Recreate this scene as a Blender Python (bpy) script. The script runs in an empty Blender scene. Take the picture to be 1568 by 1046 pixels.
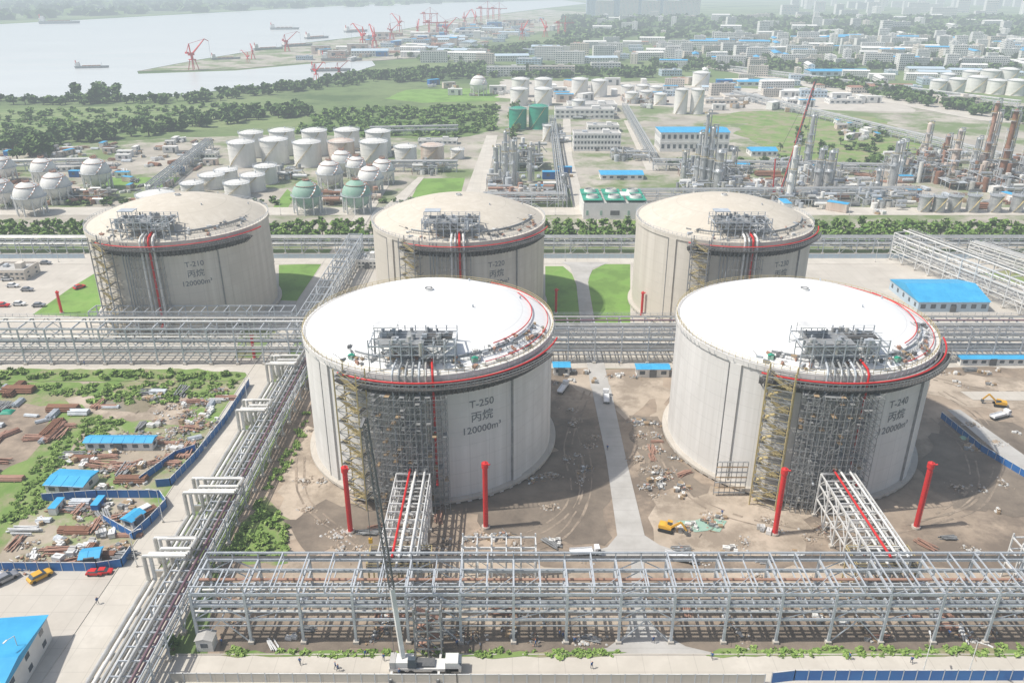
import bpy, math, random
import numpy as np
from mathutils import Vector
rnd=random.Random(11)
sin,cos,pi,rad=math.sin,math.cos,math.pi,math.radians
scene=bpy.context.scene
# ---------------------------------------------------------------- image pixels to ground
CH=119.0; PT=rad(24); FL=1240.0
def S(u,v,z=0.0):
    """image pixel coordinates -> ground metres, projected through the estimated camera"""
    x=(u-784)/FL; y=(v-523)/FL
    t=(CH-z)/(sin(PT)+y*cos(PT))
    return (t*x, t*(cos(PT)-y*sin(PT)))
def SC(v):
    y=(v-523)/FL
    return CH/(sin(PT)+y*cos(PT))/FL
# ---------------------------------------------------------------- materials
MATS={}
def mat(name,c1,c2=None,scale=.1,rough=.8,metal=0,bump=0,stretch=(1,1,1),detail=6,c3=None,scale3=.02,lo=.35,hi=.65,island=False,spec=.3):
    m=bpy.data.materials.new(name); m.use_nodes=True; nt=m.node_tree; N=nt.nodes; L=nt.links
    b=N['Principled BSDF']; b.inputs['Roughness'].default_value=rough; b.inputs['Metallic'].default_value=metal
    b.inputs['Specular IOR Level'].default_value=spec
    if c2 is None: c2=tuple(x*.8 for x in c1)
    g=N.new('ShaderNodeNewGeometry'); mp=N.new('ShaderNodeMapping'); mp.inputs['Scale'].default_value=stretch
    L.new(g.outputs['Position'],mp.inputs['Vector'])
    r=N.new('ShaderNodeValToRGB'); r.color_ramp.elements[0].position=lo; r.color_ramp.elements[1].position=hi
    r.color_ramp.elements[0].color=(*c1,1); r.color_ramp.elements[1].color=(*c2,1)
    if island: L.new(g.outputs['Random Per Island'],r.inputs['Fac']); r.color_ramp.elements[0].position=0; r.color_ramp.elements[1].position=1
    else:
        n=N.new('ShaderNodeTexNoise'); n.inputs['Scale'].default_value=scale; n.inputs['Detail'].default_value=detail; n.inputs['Roughness'].default_value=.65
        L.new(mp.outputs[0],n.inputs['Vector']); L.new(n.outputs['Fac'],r.inputs['Fac'])
    out=r.outputs['Color']
    if c3:
        n3=N.new('ShaderNodeTexNoise'); n3.inputs['Scale'].default_value=scale3; n3.inputs['Detail'].default_value=8; n3.inputs['Roughness'].default_value=.7
        L.new(g.outputs['Position'],n3.inputs['Vector'])
        r3=N.new('ShaderNodeValToRGB'); r3.color_ramp.elements[0].position=.47; r3.color_ramp.elements[1].position=.58
        L.new(n3.outputs['Fac'],r3.inputs['Fac'])
        mx=N.new('ShaderNodeMix'); mx.data_type='RGBA'; L.new(r3.outputs['Color'],mx.inputs['Factor']); L.new(out,mx.inputs['A']); mx.inputs['B'].default_value=(*c3,1)
        out=mx.outputs['Result']
    L.new(out,b.inputs['Base Color'])
    if bump:
        nb=N.new('ShaderNodeTexNoise'); nb.inputs['Scale'].default_value=scale*4; nb.inputs['Detail'].default_value=5
        L.new(mp.outputs[0],nb.inputs['Vector'])
        bp=N.new('ShaderNodeBump'); bp.inputs['Strength'].default_value=bump; bp.inputs['Distance'].default_value=.3
        L.new(nb.outputs['Fac'],bp.inputs['Height']); L.new(bp.outputs[0],b.inputs['Normal'])
    MATS[name]=m; return m
def darken_lines(m,axis_fn,strength=.75):
    nt=m.node_tree; N=nt.nodes; L=nt.links; b=N['Principled BSDF']
    src=b.inputs['Base Color'].links[0].from_socket
    fac=axis_fn(N,L)
    mx=N.new('ShaderNodeMix'); mx.data_type='RGBA'; mx.blend_type='MULTIPLY'
    L.new(fac,mx.inputs['Factor']); L.new(src,mx.inputs['A']); mx.inputs['B'].default_value=(strength,strength,strength,1)
    L.new(mx.outputs['Result'],b.inputs['Base Color'])
def math_node(N,L,op,a,b=None):
    n=N.new('ShaderNodeMath'); n.operation=op
    for i,x in enumerate((a,b)):
        if x is None: continue
        if isinstance(x,(int,float)): n.inputs[i].default_value=x
        else: L.new(x,n.inputs[i])
    return n.outputs[0]
def grid_lines(px,py,w):
    def fn(N,L):
        g=N.new('ShaderNodeNewGeometry'); s=N.new('ShaderNodeSeparateXYZ'); L.new(g.outputs['Position'],s.inputs[0])
        o=None
        for ax,p in ((0,px),(1,py)):
            if not p: continue
            f=math_node(N,L,'FRACT',math_node(N,L,'DIVIDE',s.outputs[ax],p))
            l=math_node(N,L,'LESS_THAN',f,w/p)
            o=l if o is None else math_node(N,L,'MAXIMUM',o,l)
        return o
    return fn
M_land=mat('farmland_ground',(.11,.175,.055),(.22,.26,.12),.012,.95,c3=(.075,.12,.04),scale3=.006)
M_plant=mat('plant_yard_ground',(.46,.42,.36),(.29,.265,.22),.03,.9,c3=(.15,.20,.08),scale3=.017,bump=.2)
M_conc=mat('concrete_paving',(.55,.51,.45),(.43,.395,.345),.07,.85,bump=.1,c3=(.48,.445,.39),scale3=.05,detail=9)
darken_lines(M_conc,grid_lines(5,5,.12),.82)
M_road=mat('concrete_road',(.58,.54,.475),(.46,.425,.37),.1,.85,c3=(.50,.465,.405),scale3=.08,detail=9)
darken_lines(M_road,grid_lines(5,6,.12),.82)
M_tile=mat('service_road_paving',(.47,.455,.43),(.37,.355,.33),.12,.85,detail=9)
darken_lines(M_tile,grid_lines(0,5,.12),.8)
M_dirt=mat('excavated_soil',(.42,.335,.255),(.215,.17,.13),.055,.95,c3=(.175,.14,.11),scale3=.032,bump=.9,detail=11)
M_dirtl=mat('pale_sandy_soil',(.50,.42,.335),(.345,.285,.22),.08,.95,bump=.7,c3=(.27,.22,.17),scale3=.06,detail=10)
M_dirtd=mat('damp_and_shade_soil',(.135,.11,.088),(.25,.205,.16),.09,.9,bump=.9,detail=11)  # damp soil colour, darkened to carry painted shade as well
M_track=mat('wheel_track_soil',(.17,.14,.11),(.36,.29,.225),.25,.95,bump=.9,detail=9)
M_yard=mat('weedy_yard_ground',(.42,.365,.29),(.30,.25,.19),.08,.95,c3=(.17,.26,.07),scale3=.03,bump=.5)
M_lawn=mat('lawn_grass',(.15,.28,.055),(.21,.33,.085),.12,.95,bump=.3,c3=(.13,.225,.05),scale3=.06)
M_weed=mat('rough_grass',(.125,.215,.05),(.21,.285,.09),.09,.95,bump=.6,c3=(.27,.25,.15),scale3=.07)
M_shrub=mat('shrub_field',(.085,.15,.04),(.165,.225,.08),.05,.95,bump=.8,detail=10)
M_crop=mat('crop_field',(.11,.185,.055),(.24,.28,.13),.05,.95,stretch=(.1,2.2,1))
M_water=mat('river_water',(.60,.62,.61),(.54,.56,.55),.004,.3,stretch=(1,3,1),spec=.7)
M_puddle=mat('puddle_water',(.28,.24,.17),(.23,.20,.14),.3,.1,spec=.6)
M_steel=mat('galvanised_steel',(.55,.58,.61),(.42,.45,.48),.5,.5,.2)
M_steelw=mat('primed_white_steel',(.74,.74,.72),(.57,.57,.56),.4,.5,.1)
M_steeld=mat('dark_steel',(.12,.125,.13),(.18,.18,.18),.6,.6,.3)
M_scaf=mat('scaffold_tube',(.37,.38,.38),(.24,.24,.24),.6,.6,.3)
M_pipe=mat('insulated_pipe_jacket',(.62,.61,.57),(.46,.45,.42),.3,.4,.4)
M_pipew=mat('white_pipe',(.74,.73,.70),(.62,.61,.58),.3,.5)
M_pipeg=mat('grey_pipe',(.33,.35,.36),(.24,.25,.26),.3,.5,.2)
M_pipep=mat('purple_brown_pipe',(.15,.08,.11),(.21,.14,.15),.3,.5)
M_red=mat('red_fire_paint',(.62,.03,.03),(.50,.025,.025),.4,.5)
M_rust=mat('rusty_steel',(.28,.135,.085),(.185,.10,.065),.4,.8)
M_rustl=mat('faded_red_oxide_steel',(.40,.24,.18),(.32,.18,.13),.4,.8)
M_yel=mat('faded_yellow_paint',(.52,.42,.20),(.40,.33,.17),.5,.6)
M_yelm=mat('machine_yellow',(.72,.40,.04),(.56,.31,.04),.5,.5)
M_blue=mat('blue_sheet_roof',(.04,.32,.58),(.06,.39,.65),.25,.5)
M_bluef=mat('blue_site_hoarding',(.025,.12,.36),(.03,.16,.42),.3,.5)
M_green=mat('green_tank_paint',(.02,.26,.17),(.04,.32,.21),.1,.5)
M_gteal=mat('faded_green_paint',(.22,.39,.30),(.33,.45,.38),.2,.6)
M_tankw=mat('white_tank_paint',(.76,.75,.72),(.62,.61,.57),.12,.55,stretch=(1,1,.3))
M_tankr=mat('weathered_tank_paint',(.68,.61,.54),(.46,.34,.27),.10,.6,stretch=(1,1,.25))
M_silver=mat('aluminium_cladding',(.56,.57,.57),(.40,.41,.41),.25,.4,.5)
M_wallw=mat('white_render_wall',(.74,.73,.70),(.62,.61,.58),.15,.8)
M_wallc=mat('cream_render_wall',(.67,.61,.53),(.56,.51,.45),.15,.8)
M_wallb=mat('blue_grey_cladding',(.46,.55,.62),(.40,.49,.56),.15,.7)
M_roofg=mat('grey_flat_roof',(.50,.49,.47),(.36,.35,.33),.12,.9)
M_roofr=mat('brick_red_roof',(.36,.20,.15),(.28,.15,.11),.12,.9)
M_glass=mat('window_glass',(.06,.08,.10),(.10,.12,.14),.3,.15,spec=.6)
M_tyre=mat('tyre_rubber',(.02,.02,.02),(.03,.03,.03),1,.9)
M_wood=mat('timber',(.42,.31,.19),(.30,.21,.13),.5,.9)
M_leaf=mat('tree_foliage',(.04,.09,.022),(.14,.215,.06),island=True,rough=.9)
M_leaf2=mat('bright_foliage',(.07,.15,.03),(.21,.31,.08),island=True,rough=.9)
M_leaf3=mat('weed_foliage',(.14,.25,.05),(.30,.40,.12),island=True,rough=.9)
M_bark=mat('bark',(.12,.09,.06),(.08,.06,.045),1,.9)
M_text=mat('stencil_paint',(.13,.14,.15),(.19,.20,.21),1,.7)
M_skin=mat('skin',(.5,.3,.22),(.45,.27,.2),1,.6)
M_cloth=mat('work_jacket',(.05,.12,.3),(.04,.1,.25),2,.9)
M_trou=mat('work_trousers',(.06,.07,.1),(.05,.05,.08),2,.9)
M_helm=mat('helmet',(.8,.25,.03),(.75,.2,.03),2,.4)
M_grat=mat('grating_dark',(.05,.05,.05),(.10,.095,.09),.8,.8)

def polar_mat(name,c1,c2,nseg,zstep,rings=0,streak=.03):
    m=mat(name,c1,c2,.4,.8,stretch=(1,1,streak),lo=.25,hi=.8,bump=.05,c3=tuple(a*.35+b*.65 for a,b in zip(c1,c2)),scale3=.05,detail=10)
    def fn(N,L):
        tc=N.new('ShaderNodeTexCoord'); s=N.new('ShaderNodeSeparateXYZ'); L.new(tc.outputs['Object'],s.inputs[0])
        a=math_node(N,L,'ARCTAN2',s.outputs[1],s.outputs[0])
        f=math_node(N,L,'FRACT',math_node(N,L,'MULTIPLY',math_node(N,L,'ADD',a,10),nseg/(2*pi)))
        o=math_node(N,L,'LESS_THAN',f,.03)
        if zstep:
            z=math_node(N,L,'FRACT',math_node(N,L,'DIVIDE',s.outputs[2],zstep)); o=math_node(N,L,'MAXIMUM',o,math_node(N,L,'LESS_THAN',z,.035))
        if rings:
            rr=math_node(N,L,'SQRT',math_node(N,L,'ADD',math_node(N,L,'MULTIPLY',s.outputs[0],s.outputs[0]),math_node(N,L,'MULTIPLY',s.outputs[1],s.outputs[1])))
            z=math_node(N,L,'FRACT',math_node(N,L,'DIVIDE',rr,rings)); o=math_node(N,L,'MAXIMUM',o,math_node(N,L,'LESS_THAN',z,.03))
        return o
    darken_lines(m,fn,.88); return m
M_tw=polar_mat('tank_concrete_wall',(.73,.715,.69),(.52,.505,.475),40,3.9)
M_twb=polar_mat('weathered_tank_concrete_wall',(.66,.62,.55),(.48,.44,.375),40,3.9)
M_tr=polar_mat('white_dome_coating',(.82,.82,.81),(.75,.75,.73),48,0,8.3,1)
M_trb=polar_mat('weathered_dome_concrete',(.62,.57,.49),(.49,.44,.36),32,0,9,1)

# ---------------------------------------------------------------- mesh builder
class MB:
    def __init__(s): s.v=[];s.f=[];s.m=[];s.sm=[];s.mats=[];s.ix={}
    def mi(s,m):
        k=m.name
        if k not in s.ix: s.ix[k]=len(s.mats); s.mats.append(m)
        return s.ix[k]
    def add(s,vs,fs,m,smooth=False):
        o=len(s.v); s.v.extend(vs); k=s.mi(m)
        for f in fs: s.f.append(tuple(i+o for i in f)); s.m.append(k); s.sm.append(smooth)
    def box(s,c,d,m,rz=0):
        x,y,z=c; a,b,h=d[0]/2,d[1]/2,d[2]/2; cr,sr=cos(rz),sin(rz); vs=[]
        for k in (-h,h):
            for i,j in ((-a,-b),(a,-b),(a,b),(-a,b)): vs.append((x+i*cr-j*sr,y+i*sr+j*cr,z+k))
        s.add(vs,[(3,2,1,0),(4,5,6,7),(0,1,5,4),(1,2,6,5),(2,3,7,6),(3,0,4,7)],m)
    def beam(s,p,q,w,h,m):
        px,py,pz=p; qx,qy,qz=q; dx,dy,dz=qx-px,qy-py,qz-pz; l=math.sqrt(dx*dx+dy*dy+dz*dz)
        if l<1e-6: return
        dx/=l;dy/=l;dz/=l; lh=math.hypot(dx,dy)
        if lh<1e-4: sx,sy=1,0
        else: sx,sy=dy/lh,-dx/lh
        ux,uy,uz=sy*dz,-sx*dz,sx*dy-sy*dx
        w/=2;h/=2; vs=[]
        for (x,y,z) in (p,q):
            for a,b in ((-w,-h),(w,-h),(w,h),(-w,h)): vs.append((x+sx*a+ux*b,y+sy*a+uy*b,z+uz*b))
        s.add(vs,[(3,2,1,0),(4,5,6,7),(0,1,5,4),(1,2,6,5),(2,3,7,6),(3,0,4,7)],m)
    def cyl(s,p,q,r,m,n=8,r2=None,cap=True):
        r2=r if r2 is None else r2
        d=Vector(q)-Vector(p)
        if d.length<1e-6: return
        d.normalize(); a=d.cross(Vector((0,0,1)))
        if a.length<1e-3: a=Vector((1,0,0))
        a.normalize(); b=d.cross(a); vs=[]
        for P,rr in ((p,r),(q,r2)):
            for i in range(n):
                t=2*pi*i/n; c,e=cos(t)*rr,sin(t)*rr
                vs.append((P[0]+a.x*c+b.x*e,P[1]+a.y*c+b.y*e,P[2]+a.z*c+b.z*e))
        s.add(vs,[(i,(i+1)%n,n+(i+1)%n,n+i) for i in range(n)],m,True)
        if cap:
            s.add(vs[:n],[tuple(range(n-1,-1,-1))],m); s.add(vs[n:],[tuple(range(n))],m)
    def path(s,pts,r,m,n=8):
        for a,b in zip(pts,pts[1:]): s.cyl(a,b,r,m,n)
    def dome(s,c,r,rise,m,nr=8,na=24,full=False):
        x,y,z=c; vs=[]; Rr=(r*r+rise*rise)/(2*rise); am=math.asin(min(1,r/Rr)) if rise<=r else pi-math.asin(r/Rr)
        if full: Rr=r; am=pi
        zc=z+rise-Rr if not full else z
        for i in range(1,nr+1):
            t=am*i/nr
            for j in range(na):
                p=2*pi*j/na; vs.append((x+Rr*sin(t)*cos(p),y+Rr*sin(t)*sin(p),zc+Rr*cos(t)))
        top=len(vs); vs.append((x,y,zc+Rr)); fs=[]
        for j in range(na):
            fs.append((top,j,(j+1)%na))
            for i in range(nr-1): fs.append((i*na+j,(i+1)*na+j,(i+1)*na+(j+1)%na,i*na+(j+1)%na))
        s.add(vs,fs,m,True)
    def arc(s,r0,r1,z0,z1,a0,a1,m,n=24,c=(0,0)):
        vs=[]
        for i in range(n+1):
            a=a0+(a1-a0)*i/n
            for r,z in ((r0,z0),(r1,z0),(r1,z1),(r0,z1)): vs.append((c[0]+r*sin(a),c[1]-r*cos(a),z))
        fs=[]
        for i in range(n):
            o=i*4
            for k in range(4): fs.append((o+k,o+(k+1)%4,o+4+(k+1)%4,o+4+k))
        fs.append((0,3,2,1)); e=n*4; fs.append((e,e+1,e+2,e+3))
        s.add(vs,fs,m)
    def prism(s,prof,y0,y1,m):
        n=len(prof); vs=[(x,y0,z) for x,z in prof]+[(x,y1,z) for x,z in prof]
        s.add(vs,[tuple(range(n)),tuple(range(2*n-1,n-1,-1))]+[((i+1)%n,i,n+i,n+(i+1)%n) for i in range(n)],m)
    def mesh(s,name):
        me=bpy.data.meshes.new(name); me.from_pydata(s.v,[],s.f)
        for m in s.mats: me.materials.append(m)
        me.polygons.foreach_set('material_index',s.m); me.polygons.foreach_set('use_smooth',s.sm); me.update(); return me
    def obj(s,name,loc=(0,0,0),rz=0,sc=(1,1,1)):
        return place(s.mesh(name),name,loc,rz,sc)
def place(me,name,loc,rz=0,sc=(1,1,1)):
    o=bpy.data.objects.new(name,me); o.location=loc; o.rotation_euler=(0,0,rz); o.scale=sc; scene.collection.objects.link(o); return o
# ---------------------------------------------------------------- patches
def wpoly(px): return [S(u,v) for u,v in px]
def patch(name,px,m,z,jit=0,step=4,world=False,seed=1):
    pts=px if world else wpoly(px); r=random.Random(seed); out=[]
    n=len(pts)
    for i in range(n):
        a=pts[i]; b=pts[(i+1)%n]; l=math.dist(a,b); k=max(1,min(80,int(l/step))) if jit else 1
        for j in range(k):
            t=j/k; x=a[0]+(b[0]-a[0])*t; y=a[1]+(b[1]-a[1])*t
            if jit: x+=r.uniform(-jit,jit); y+=r.uniform(-jit,jit)
            out.append((x,y,z))
    mb=MB(); mb.add(out,[tuple(range(len(out)))],m); o=mb.obj(name)
    if o.data.polygons[0].normal.z<0: o.data.flip_normals()
    return o
def rect(name,x0,x1,y0,y1,m,z,**k): return patch(name,[(x0,y0),(x1,y0),(x1,y1),(x0,y1)],m,z,world=True,**k)
def sample(px,n,seed,world=False):
    pts=px if world else wpoly(px); r=random.Random(seed); xs=[p[0] for p in pts]; ys=[p[1] for p in pts]; out=[]
    g=0
    while len(out)<n and g<n*40:
        g+=1; x=r.uniform(min(xs),max(xs)); y=r.uniform(min(ys),max(ys)); c=False; j=len(pts)-1
        for i in range(len(pts)):
            if (pts[i][1]>y)!=(pts[j][1]>y) and x<(pts[j][0]-pts[i][0])*(y-pts[i][1])/(pts[j][1]-pts[i][1])+pts[i][0]: c=not c
            j=i
        if c: out.append((x,y))
    return out
# ---------------------------------------------------------------- ground
rect('ground',-14000,14000,-600,22000,M_land,0)
river=[(-1500,47),(0,38),(300,22),(560,8),(860,1),(900,6),(830,14),(700,30),(620,45),(560,56),(470,66),(380,80),(300,93),(210,110),(212,114),(360,109),(470,99),(568,92),(575,101),(540,112),(490,128),(420,133),(345,138),(240,152),(175,150),(60,152),(0,148),(-1500,150)]
patch('river',river,M_water,.3)
patch('port_yard',[(214,110),(300,94),(380,81),(470,67),(560,57),(620,46),(700,31),(830,15),(900,20),(860,45),(760,60),(640,90),(572,94),(470,97),(360,107)],M_plant,.5,jit=5,step=30)
patch('plant_ground',[(-600,380),(-600,232),(0,232),(250,212),(480,205),(690,212),(750,200),(765,125),(1000,125),(1130,150),(1400,150),(1700,165),(2400,180),(2400,380)],M_plant,.01,jit=3,step=15)
rect('paving',-330,330,245,366,M_conc,.03)
patch('crop_field',[(-700,225),(-700,165),(0,168),(240,162),(470,160),(480,182),(250,205),(0,225)],M_crop,.05,jit=3,step=20)
patch('shrub_field',[(445,205),(500,166),(765,162),(760,200),(700,212),(560,212)],M_shrub,.04,jit=3,step=12)
patch('meadow',[(590,152),(620,138),(720,136),(765,140),(765,155),(650,158)],M_lawn,.05,jit=2,step=12)
patch('meadow',[(1125,205),(1150,183),(1260,178),(1340,180),(1400,210),(1440,262),(1250,262),(1180,230)],M_weed,.05,jit=3,step=12,seed=3)
patch('meadow',[(1090,190),(1085,176),(1170,170),(1240,176),(1150,190)],M_weed,.06,jit=3,step=12,seed=4)
patch('lawn',[(627,310),(645,274),(712,273),(705,300),(690,310)],M_lawn,.05)
patch('lawn',[(418,318),(440,290),(452,300),(440,320)],M_lawn,.05)
patch('lawn',[(160,285),(168,272),(275,272),(262,288)],M_lawn,.05)
patch('gravel_yard',[(760,150),(770,122),(1000,128),(1400,150),(1400,172),(1080,165),(860,160)],M_conc,.07,jit=4,step=15)
patch('construction_soil',[(455,600),(480,566),(1100,564),(2300,560),(2300,1004),(315,1004),(338,860),(370,780),(420,690)],M_dirt,.04,jit=.8,step=4)
for i,px in enumerate([[(430,740),(470,650),(500,720),(560,770),(540,820),(440,830)],[(1000,760),(1100,740),(1240,780),(1240,850),(990,850)],[(860,572),(1010,578),(1020,600),(960,640),(880,600)],[(1430,570),(1700,590),(1700,640),(1480,625),(1420,600)],[(640,940),(960,930),(940,965),(600,965)],[(1000,590),(1025,600),(1020,660),(1000,650)],[(440,860),(700,850),(900,870),(860,930),(440,930)],[(1050,870),(1500,870),(1900,880),(1900,930),(1050,930)]]):
    patch('sandy_soil',px,M_dirtl,.05+.004*i,jit=1.6,step=4,seed=i)
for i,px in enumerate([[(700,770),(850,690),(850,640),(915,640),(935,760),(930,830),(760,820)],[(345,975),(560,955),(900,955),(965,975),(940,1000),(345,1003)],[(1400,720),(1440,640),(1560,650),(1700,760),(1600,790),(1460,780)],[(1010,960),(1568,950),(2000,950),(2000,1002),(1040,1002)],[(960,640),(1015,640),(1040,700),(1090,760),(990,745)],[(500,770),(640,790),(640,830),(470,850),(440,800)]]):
    patch('damp_soil_painted_shade',px,M_dirtd,.084+.003*i,jit=1.8,step=3,seed=i+20)  # damp soil, plus painted-in shade under the rack and beside the tanks
def track(px,w,m,z):
    pts=wpoly(px); P=[]
    for i in range(len(pts)-1):
        p0=pts[max(0,i-1)];p1=pts[i];p2=pts[i+1];p3=pts[min(len(pts)-1,i+2)]
        for k in range(8):
            t=k/8; P.append(tuple(.5*((2*p1[j])+(-p0[j]+p2[j])*t+(2*p0[j]-5*p1[j]+4*p2[j]-p3[j])*t*t+(-p0[j]+3*p1[j]-3*p2[j]+p3[j])*t**3) for j in (0,1)))
    P.append(pts[-1]); mb=MB(); r=random.Random(int(px[0][0]))
    for off in (-1,1):
        vs=[]
        for i,p in enumerate(P):
            q=P[min(i+1,len(P)-1)]; o=P[max(i-1,0)]; d=math.hypot(q[0]-o[0],q[1]-o[1])+1e-6; nx,ny=-(q[1]-o[1])/d,(q[0]-o[0])/d
            for s in (-1,1): e=off+s*w/2*r.uniform(.3,1.6); vs.append((p[0]+nx*e,p[1]+ny*e,z))
        mb.add(vs,[(2*i,2*i+1,2*i+3,2*i+2) for i in range(len(P)-1) if r.random()<.85],m)
    mb.obj('wheel_track')
for i,px in enumerate([[(1440,600),(1500,640),(1530,700),(1500,770),(1420,800),(1300,830)],[(1430,640),(1480,690),(1490,750),(1440,790)],[(900,600),(870,680),(880,760),(820,815),(700,835)],[(885,640),(900,740),(860,820),(760,850)],[(990,640),(1040,740),(1120,790),(1260,820)],[(480,840),(600,850),(760,845),(900,850)],[(460,700),(470,770),(560,840)],[(1430,580),(1520,600),(1600,600)]]):
    track(px,.5,M_track,.108+.003*i)
patch('yard_ground',[(-900,585),(378,577),(372,600),(300,700),(255,765),(200,850),(190,872),(-900,872)],M_yard,.03)
patch('rough_grass',[(-200,588),(350,584),(330,615),(250,650),(140,650),(100,700),(60,770),(-20,860),(-200,860),(-200,700),(20,640)],M_weed,.036,jit=1.5,step=4,seed=8)
patch('yard_soil',[(100,610),(250,598),(300,610),(280,650),(160,640)],M_dirtl,.042,jit=1,step=4,seed=9)
patch('yard_soil',[(-60,620),(80,620),(60,690),(-60,760)],M_dirt,.046,jit=1,step=4,seed=10)
rect('foreground_paving',-300,-66.5,60,144,M_conc,.02)
rect('access_road',-87.2,-78.6,90,520,M_road,.1)
for x in (-87.35,-78.45):
    mb=MB(); mb.box((x,305,.11),(.25,430,.22),M_conc); mb.obj('kerb')
rect('perimeter_road',-350,350,103,118.2,M_road,.14)
mb=MB(); mb.box((90,118.35,.16),(176,.25,.3),M_conc); mb.box((-34,118.35,.16),(62,.25,.3),M_conc); mb.obj('kerb')
patch('cross_road',[(-900,582),(-900,562),(430,562),(430,578)],M_road,.12)
patch('cross_road',[(-1200,405),(-1200,388),(2600,388),(2600,405)],M_road,.12)
patch('plant_road',[(-1200,330),(-1200,318),(2600,318),(2600,330)],M_road,.12)
patch('plant_road',[(700,330),(745,208),(762,208),(735,330)],M_road,.16)
patch('plant_road',[(588,318),(640,272),(650,272),(612,318)],M_road,.16)
patch('plant_road',[(880,330),(862,240),(862,150),(872,150),(876,240),(900,330)],M_road,.17)
patch('plant_road',[(990,262),(955,185),(968,185),(1010,262)],M_road,.16)
patch('plant_road',[(1060,100),(1500,185),(1700,200),(1700,190),(1510,176),(1080,98)],M_road,.18)
patch('service_road',[(905,590),(934,590),(958,700),(987,820),(1010,835),(1050,848),(1100,856),(830,856),(900,846),(930,838),(945,820),(928,700)],M_tile,.14)
patch('service_road',[(985,940),(1010,968),(1050,990),(1110,1004),(880,1004),(930,992),(957,972),(968,940),(966,850),(987,850)],M_tile,.15)
patch('service_road',[(889,500),(882,430),(872,408),(860,402),(935,402),(908,412),(900,430),(912,500),(934,596),(905,596)],M_tile,.15)
patch('lawn',[(427,460),(427,406),(500,404),(508,408),(508,420),(478,462)],M_lawn,.06)
patch('lawn',[(835,498),(835,408),(862,408),(876,420),(884,440),(890,498)],M_lawn,.06)
patch('lawn',[(965,498),(965,403),(930,403),(905,415),(900,435),(908,498)],M_lawn,.06)
patch('lawn',[(50,482),(110,440),(160,410),(160,486)],M_lawn,.06)
patch('lawn',[(360,548),(368,505),(470,500),(460,548)],M_weed,.06)
patch('lawn',[(1500,420),(1568,410),(1750,430),(1750,470),(1600,450)],M_weed,.06)
patch('grass_verge',[(335,862),(372,800),(405,760),(440,795),(445,862)],M_weed,.07,jit=1,step=3)
patch('grass_verge',[(-900,566),(-900,584),(365,584),(376,578),(376,572),(300,566)],M_weed,.17,jit=.6,step=3)
patch('grass_verge',[(340,1006),(342,998),(960,1000),(900,1007)],M_weed,.2,jit=.5,step=3)
patch('grass_verge',[(1080,1006),(1100,996),(2200,994),(2200,1008)],M_weed,.2,jit=.5,step=3,seed=5)
patch('puddle',[(140,618),(200,605),(238,612),(225,632),(160,628)],M_puddle,.06,jit=.6,step=3)
patch('green_netting',[(1040,800),(1080,792),(1112,800),(1105,812),(1060,812)],M_gteal,.145,jit=.8,step=3)
patch('concrete_slab',[(1470,600),(1568,600),(1700,603),(1700,615),(1490,613)],M_conc,.15)
patch('haul_road',[(1450,628),(1470,628),(1600,720),(1700,790),(1680,800),(1560,722)],M_tile,.155)
# ---------------------------------------------------------------- full-containment storage tanks
R0=33.0; HT=35.5
def polar(r,a,z): return (r*sin(a),-r*cos(a),z)
def label(mb,lines,a0,zs,size):
    for t,z,s in zip(lines,zs,size):
        cu=bpy.data.curves.new('t','FONT'); cu.body=t; cu.size=s; cu.align_x='CENTER'; cu.resolution_u=3; cu.offset=.02
        o=bpy.data.objects.new('t',cu); scene.collection.objects.link(o)
        bpy.context.view_layer.update()
        me=bpy.data.meshes.new_from_object(o.evaluated_get(bpy.context.evaluated_depsgraph_get()))
        vs=[polar(R0+.07,a0+v.co.x/R0,z+v.co.y) for v in me.vertices]
        mb.add(vs,[tuple(p.vertices) for p in me.polygons],M_text)
        bpy.data.objects.remove(o); bpy.data.meshes.remove(me)
def rail(mb,pts,m,h=1.1,w=.07):
    for a,b in zip(pts,pts[1:]):
        for k in (h,h*.5): mb.beam((a[0],a[1],a[2]+k),(b[0],b[1],b[2]+k),w,w,m)
        mb.beam(a,(a[0],a[1],a[2]+h),w,w,m)
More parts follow.
